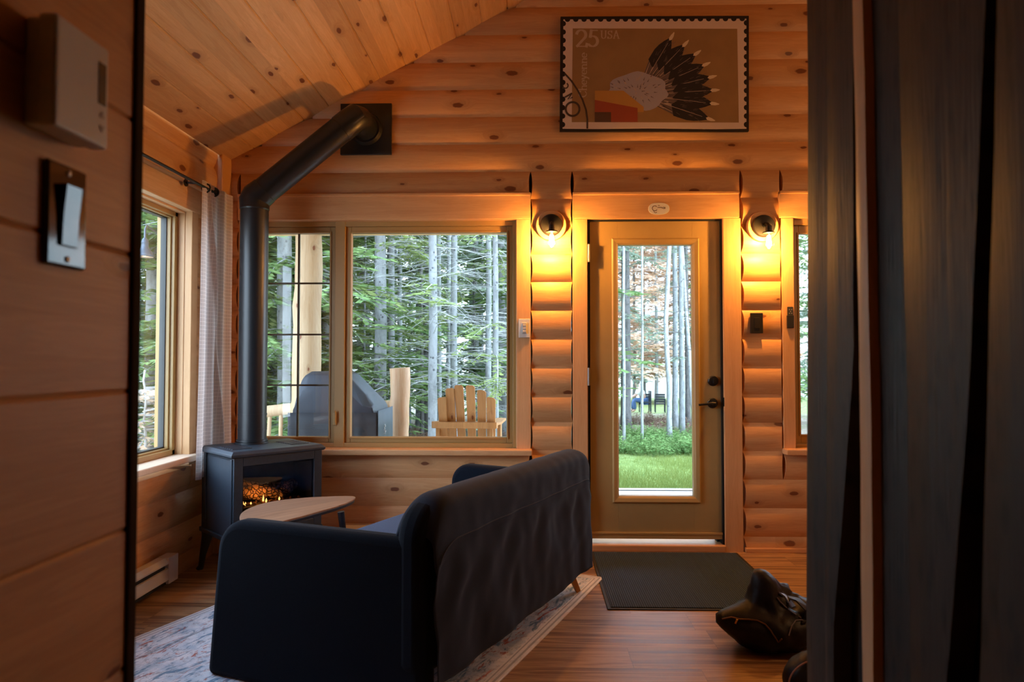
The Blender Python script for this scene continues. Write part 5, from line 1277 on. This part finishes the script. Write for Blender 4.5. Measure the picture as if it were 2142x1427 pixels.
def needles(mb, path, rn, dens, ln, wd, hang=.25):
    """flat sprays of needles along a branch path"""
    for a, b in zip(path, path[1:]):
        dd = b - a; L_ = dd.length
        if L_ < 1e-4: continue
        d = dd / L_; side = d.cross(Vector((0, 0, 1)));
        if side.length < .05: side = Vector((1, 0, 0))
        side.normalize(); k = max(1, int(L_ * dens))
        for i in range(k):
            for s in (-1, 1):
                p = a + dd * ((i + rn.random()) / k); l = ln * rn.uniform(.55, 1.2); e = p + (side * s * .8 + d * rn.uniform(.2, .8) + Vector((0, 0, -hang * rn.random() + .08))) * l
                w_ = (d * .9 + Vector((0, 0, rn.uniform(-.5, .5)))) * wd * .5; m_ = p.lerp(e, .5)
                mb.add([p, m_ + w_, e, m_ - w_], [(0, 1, 2, 3)])
def trunk_mb(H, r, lean, rn, n=12, bend=.05):
    mb = MB(); K = 14; pts = []; rad = []; ox = oy = 0
    for i in range(K + 1):
        f = i / K; ox += rn.uniform(-bend, bend) * .5; oy += rn.uniform(-bend, bend) * .5; pts.append(Vector((lean * f * H + ox * (i > 0), oy * (i > 0), f * H - .15))); rad.append(r * (1 - .55 * f) * (1.25 if i == 0 else 1))
    mb.tube(pts, rad, n); return mb, pts
def at_h(pts, z):
    for a, b in zip(pts, pts[1:]):
        if a.z <= z <= b.z: return a.lerp(b, (z - a.z) / (b.z - a.z))
    return pts[-1]
def make_tree(kind, seed, H=10, r=.13, lean=0, bk='pale', lf='firl', nbr=40, tufts=.15, z0=.6, z1=6, Lb=1.0, dens=18, ln=.12, dark_twigs=False, bend=.03, sub=4, wd=.03):
    rn = random.Random(seed); T_ = thing(kind, None, None)
    mb, pts = trunk_mb(H, r, lean, rn, bend=bend); mb.build('trunk', BK[bk], T_, smooth='all')
    br = MB(); br.norecalc = True; fo = MB(); fo.norecalc = True
    for k in range(nbr):
        z = rn.uniform(z0, z1); p = at_h(pts, z); az = rn.uniform(0, 2 * math.pi); full = rn.random() < tufts; L_ = Lb * rn.uniform(.45, 1.15)
        paths = twig(br, p, az, L_, .007 * (1.6 if full else 1), rn.uniform(-.1, .35), rn.uniform(.1, .9), rn, sub)
        if full:
            for q_ in paths: needles(fo, q_, rn, dens, ln, wd)
            for extra in range(3):
                i = rn.randint(2, len(paths[0]) - 1); q0 = paths[0][i]; a2 = az + rn.uniform(-1, 1); q1 = q0 + Vector((math.cos(a2), math.sin(a2), rn.uniform(-.4, .1))) * L_ * .35; needles(fo, [q0, q0.lerp(q1, .5), q1], rn, dens, ln, wd)
    br.build('branches', BK['twigd' if dark_twigs else 'twig'], T_)
    if fo.v: fo.build('foliage', LF[lf], T_)
    return T_
def put(T_, x, Y, label, cat='tree', rz=0, s=1.0, group=None, zoff=0):
    T_.location = (x, Y, gz(Y) + zoff if Y > 6.5 else -.28); T_.rotation_euler = (0, 0, rz); T_.scale = (s, s, s)
    T_['label'] = label; T_['category'] = cat
    if group: T_['group'] = group
    return T_
GF = 'spruce trunks standing near the porch'
# individually placed trunks: (centre px at y 700, width px, distance, bark, branches, tufts, label)
near = [
 (795, 25, 9.6, 'pale', 34, .14, 'thick pale spotted spruce trunk at the left of the big pane above the grill cover'),
 (818, 14, 10.6, 'pale', 26, .10, 'slimmer pale spruce trunk just right of the thick one above the grill cover'),
 (838, 10, 12.5, 'grey', 20, .2, 'thin grey spruce trunk rising behind the newel post'),
 (761, 5, 11.0, 'pale', 14, .2, 'very thin pale sapling trunk behind the grill cover'),
 (903, 18, 9.0, 'pale', 40, .16, 'thick pale spruce trunk left of the adirondack chair'),
 (917, 10, 10.8, 'grey', 20, .1, 'thinner grey trunk touching the thick one left of the adirondack chair'),
 (938, 10, 11.5, 'grey', 20, .12, 'grey spruce trunk above the left slats of the adirondack chair'),
 (949, 14, 10.2, 'pale', 26, .12, 'pale spruce trunk above the middle slats of the adirondack chair'),
 (884, 7, 13.5, 'dark', 20, .3, 'thin dark trunk deeper in the wood left of the adirondack chair'),
 (1022, 12, 10.6, 'grey', 24, .14, 'grey spruce trunk above the right slats of the adirondack chair'),
 (1034, 12, 9.4, 'pale', 32, .14, 'slim bright spruce trunk at the right end of the adirondack chair'),
 (991, 6, 14.5, 'dark', 20, .3, 'thin dark trunk behind the centre of the adirondack chair'),
 (1304, 7, 12.6, 'birch', 16, .2, 'thin pale trunk at the left edge of the door glass'),
 (1309, 22, 16.5, 'dark', 26, .45, 'wide dark spruce trunk at the left edge of the door glass'),
 (1342, 6, 13.0, 'birch', 12, .15, 'very thin white trunk in front of the seated person'),
 (1411, 13, 15.8, 'grey', 20, .2, 'pale grey trunk right of the garden chairs'),
 (1424, 13, 14.4, 'grey', 20, .15, 'second broad pale trunk right of the garden chairs'),
 (1438, 11, 17.5, 'dark', 22, .4, 'dark grey trunk near the right edge of the door glass'),
]
for i, (px, wpx, Y, bk, nb, tf, lab) in enumerate(near):
    p = hY(px, 700, Y); r = wpx / 2 / 1430 * Y * 1.0
    door = px > 1200
    T_ = make_tree('spruce_tree' if bk != 'birch' else 'birch_tree', 100 + i, H=10, r=r * (1.0 if door else 1.15), bk=bk, nbr=int(nb * (1.1 if door else 2.0)), tufts=tf * 1.3, z0=1.0 if not door else 1.6, z1=6.0, Lb=1.15 if wpx > 8 else .7, lf='firl' if not door else 'blue', dens=30, ln=.11, wd=.026, dark_twigs=door, bend=.025, sub=5)
    put(T_, p.x, Y, lab, rz=0)
# leaning birch stem in the door view
T_ = make_tree('birch_tree', 150, H=9, r=.055, bk='birch', nbr=10, tufts=.1, z0=2, z1=6, Lb=.6, lf='blue', dark_twigs=True, bend=.09)
put(T_, hY(1399, 700, 13.6).x, 13.6, 'crooked thin white birch left of the broad pale trunks in the door glass')
T_ = make_tree('birch_tree', 151, H=9, r=.05, bk='birch', nbr=8, tufts=.1, z0=2, z1=6, Lb=.6, lf='blue', dark_twigs=True, bend=.05, lean=-.06)
put(T_, hY(1450, 700, 16).x, 16.0, 'thin white birch leaning left at the right edge of the door glass')
# green firs with full boughs
pro = []
for k in range(3):
    T_ = make_tree('fir_tree', 200 + k, H=9, r=.12, bk='grey', nbr=150, tufts=.92, z0=.3, z1=7.5, Lb=1.9, lf=('fir', 'firl', 'fir')[k], dens=26, ln=.17, wd=.05, sub=5); pro.append(T_)
fr = [(0, 600, 9.2, 'dense green fir behind the log post and railing'), (1, 548, 10.5, 'bright green fir behind the stove pipe side of the casement'), (2, 676, 11.5, 'dark green fir right of the log post')]
for k, px, Y, lab in fr: put(pro[k], hY(px, 700, Y).x, Y, lab, s=1.0)
side = [(0, -5.4, 9.6, 'green fir seen through the side window behind the barn lamp'), (1, -7.3, 12.2, 'second green fir seen through the side window further back')]
for k, x, Y, lab in side:
    T_ = copy_tree(pro[k]); put(T_, x, Y, lab, rz=1.3 + k)
rn = random.Random(77)
# deeper rows of dark spruces closing the view behind the big windows
mid = []
for k in range(3):
    mid.append(make_tree('spruce_tree', 300 + k, H=12, r=.15, bk=('dark', 'grey', 'grey')[k], nbr=110, tufts=.62, z0=.6, z1=10, Lb=1.8, lf=('fir', 'blue', 'fir')[k], dens=13, ln=.24, wd=.08, sub=4, dark_twigs=(k == 0)))
first = [True] * 3; cnt = 0
spots = []
for Y, x0, x1, st_ in ((14.5, -9, .4, 1.25), (17.5, -12, .2, 1.3), (22, -15, .3, 2.0)):
    x = x0
    while x < x1: spots.append((x + rn.uniform(-.4, .4), Y + rn.uniform(-.9, .9))); x += st_ * rn.uniform(.75, 1.2)
for Y, x in ((19, 3.3), (23, 2.2), (25, 3.2), (22, 6.6), (25, 8.2), (19.5, 8.2), (24.5, 10.4), (18, 6.2)): spots.append((x * 1.0, Y))
for (x, Y) in spots:
    if .10 < x / Y < .26: continue
    k = cnt % 3; cnt += 1
    T_ = mid[k] if first[k] else copy_tree(mid[k]); first[k] = False
    put(T_, x, Y, 'dark spruce in the dense wood behind the near pale trunks', rz=rn.uniform(0, 6.28), s=rn.uniform(.85, 1.15), group='spruces deep in the wood')
# thin grey trunks in between
thin = make_tree('spruce_tree', 340, H=11, r=.06, bk='pale', nbr=60, tufts=.10, z0=.4, z1=7.5, Lb=1.2, lf='firl', dens=16, ln=.14, sub=5); f1 = True
for k in range(26):
    Y = rn.uniform(12, 20); x = rn.uniform(-.50, .02) * Y
    T_ = thin if f1 else copy_tree(thin); f1 = False
    put(T_, x, Y, 'thin pale spruce trunk with bare twigs among the trees behind the porch', rz=rn.uniform(0, 6.28), s=rn.uniform(.7, 1.2), group='thin pale trunks behind the porch')
# autumn trees beyond the clearing
aut = []
for k in range(2):
    aut.append(make_tree('autumn_tree', 360 + k, H=13, r=.10, bk='grey', nbr=60, tufts=.95, z0=1.5, z1=12.5, Lb=2.6, lf='peach', dens=9, ln=.28, wd=.16, sub=4))
f2 = [True, True]
for k in range(16):
    Y = rn.uniform(34, 44); x = (.06 + .26 * (k + rn.random() * .6) / 15) * Y; j = k % 2
    T_ = aut[j] if f2[j] else copy_tree(aut[j]); f2[j] = False
    put(T_, x, Y, 'peach coloured autumn tree beyond the clearing', rz=rn.uniform(0, 6.28), s=rn.uniform(.9, 1.3), group='autumn trees beyond the clearing')
# far wooded slope closing the horizon
mb = MB(); mb.norecalc = True; rn2 = random.Random(9)
m, t = mat('hazy_wooded_slope'); q = N(t); v, X, Y, Z = q.coord(); n1 = q.noise(v, .5, 6, .75); n2 = q.noise(q.xyz(q.math('MULTIPLY', X, 3), Y, q.math('MULTIPLY', Z, .5)), 1, 5, .7)
c = q.mix(q.smooth(n1, .4, .62), (.42,.45,.40), (.72,.60,.50)); c = q.mix(q.math('MULTIPLY', q.smooth(n2, .5, .65), .5), c, (.32,.35,.34)); q.bsdf(c, .95, 0, .1)
mb.grid(lambda u, v_: (-70 + 140 * u, 52 + 30 * v_ + 3 * math.sin(u * 20), -2.2 + 24 * v_ ** .8 + 2.0 * NZ.noise(Vector((u * 12, v_ * 4, 0)))), 60, 14)
struct(mb.build('hillside', m, smooth='all'), 'pale autumn hillside behind the clearing')
mb = MB(); mb.grid(lambda u, v_: (-45 - 20 * v_ , -30 + 90 * u, -.5 + 5 * v_ + 2 * NZ.noise(Vector((u * 12, v_ * 4, 5)))), 40, 8); struct(mb.build('hillside_side', m, smooth='all'), 'wooded slope beyond the side window')
for (x, Y) in ((-16, 8), (-12.5, 11), (-18, 12), (-13.5, 15), (-10.5, 13.5), (-22, 15)):
    T_ = copy_tree(mid[cnt % 3]); cnt += 1; T_.location = (x, Y, -.3); T_.rotation_euler = (0, 0, rn.uniform(0, 6)); T_['label'] = 'dark spruce in the wood beside the cabin'; T_['group'] = 'spruces beside the cabin'
# undergrowth: clumps of weedy leaves, a separate plant each
def clump(seed, lf, n_, r, h, ll, wd):
    rn = random.Random(seed); mb = MB(); mb.norecalc = True
    for k in range(n_):
        a = rn.uniform(0, 6.283); rr = r * math.sqrt(rn.random()); b = Vector((rr * math.cos(a), rr * math.sin(a), 0)); hh_ = h * rn.uniform(.4, 1)
        tip = b + Vector((rn.uniform(-.5, .5) * hh_, rn.uniform(-.5, .5) * hh_, hh_)); mb.tube([b, b.lerp(tip, .6), tip], [.004, .003, .001], 3, caps=False)
        for s in range(6):
            p = b.lerp(tip, rn.uniform(.3, 1)); a2 = rn.uniform(0, 6.283); d = Vector((math.cos(a2), math.sin(a2), rn.uniform(-.1, .5))) * ll * rn.uniform(.6, 1.2); w_ = Vector((-math.sin(a2), math.cos(a2), rn.uniform(-.2, .2))) * wd
            mb.add([p, p + d * .5 + w_, p + d, p + d * .5 - w_], [(0, 1, 2, 3)])
    return mb
clumps = {'weed': [clump(400, 'weed', 46, .38, .30, .06, .018), clump(402, 'weed', 46, .38, .34, .06, .018)], 'rust': [clump(401, 'rust', 46, .38, .34, .06, .018)]}
bedding = {'weed': MB(), 'rust': MB(), 'mixed': MB()}
for k in range(150):
    if k < 70: key, kind_, Y, u = 'weed', 'weed', rn.uniform(11.2, 14.8), rn.uniform(.09, .30)
    elif k < 110: key, kind_, Y, u = 'rust', 'rust', rn.uniform(14.5, 20), rn.uniform(.09, .30)
    else: key, kind_, Y, u = 'mixed', rn.choice(('weed', 'rust')), rn.uniform(9.5, 17), rn.uniform(-.45, -.01)
    src = rn.choice(clumps[kind_]); s_ = rn.uniform(.6, 1.15); m_ = TR((u * Y, Y, gz(Y) - .02), rz=rn.uniform(0, 6.28)) @ Matrix.Scale(s_, 4)
    bedding[key].add([m_ @ Vector(p) for p in src.v], src.f)
for key, nm, lab, cat_ in (('weed', 'lawn_weeds', 'leafy green weeds along the far edge of the lawn', 'weeds'), ('rust', 'dry_brush', 'rusty dry brush at the foot of the pale trunks in the door view', 'brush'), ('mixed', 'forest_undergrowth', 'low undergrowth on the forest floor behind the porch', 'undergrowth')):
    bedding[key].norecalc = True
    tag(bedding[key].build(nm, LF['weed' if key == 'weed' else 'rust']), lab, cat_, kind='stuff')
# autumn shrub outside the side window
T_ = make_tree('autumn_shrub', 500, H=1.5, r=.02, bk='twig', nbr=40, tufts=.9, z0=.1, z1=1.2, Lb=.7, lf='peach', dens=16, ln=.08, wd=.05); put(T_, -4.0, 7.0, 'small orange leaved shrub low in the side window', 'shrub')
# grass blades
rn = random.Random(5); mb = MB(); mb.norecalc = True
for k in range(52000):
    Y = 6.75 + 7.5 * rn.random() ** 1.5; x = rn.uniform(.06, .42) * Y; h = rn.uniform(.03, .075); a = rn.uniform(0, 6.28); w_ = .004; z = gz(Y)
    mb.add([(x - w_, Y, z - .03), (x + w_, Y, z - .03), (x + math.cos(a) * h * .5, Y + math.sin(a) * h * .5, z + h)], [(0, 1, 2)])
tag(mb.build('lawn_grass', LF['grass']), 'short green lawn grass beyond the porch', 'grass', kind='stuff')
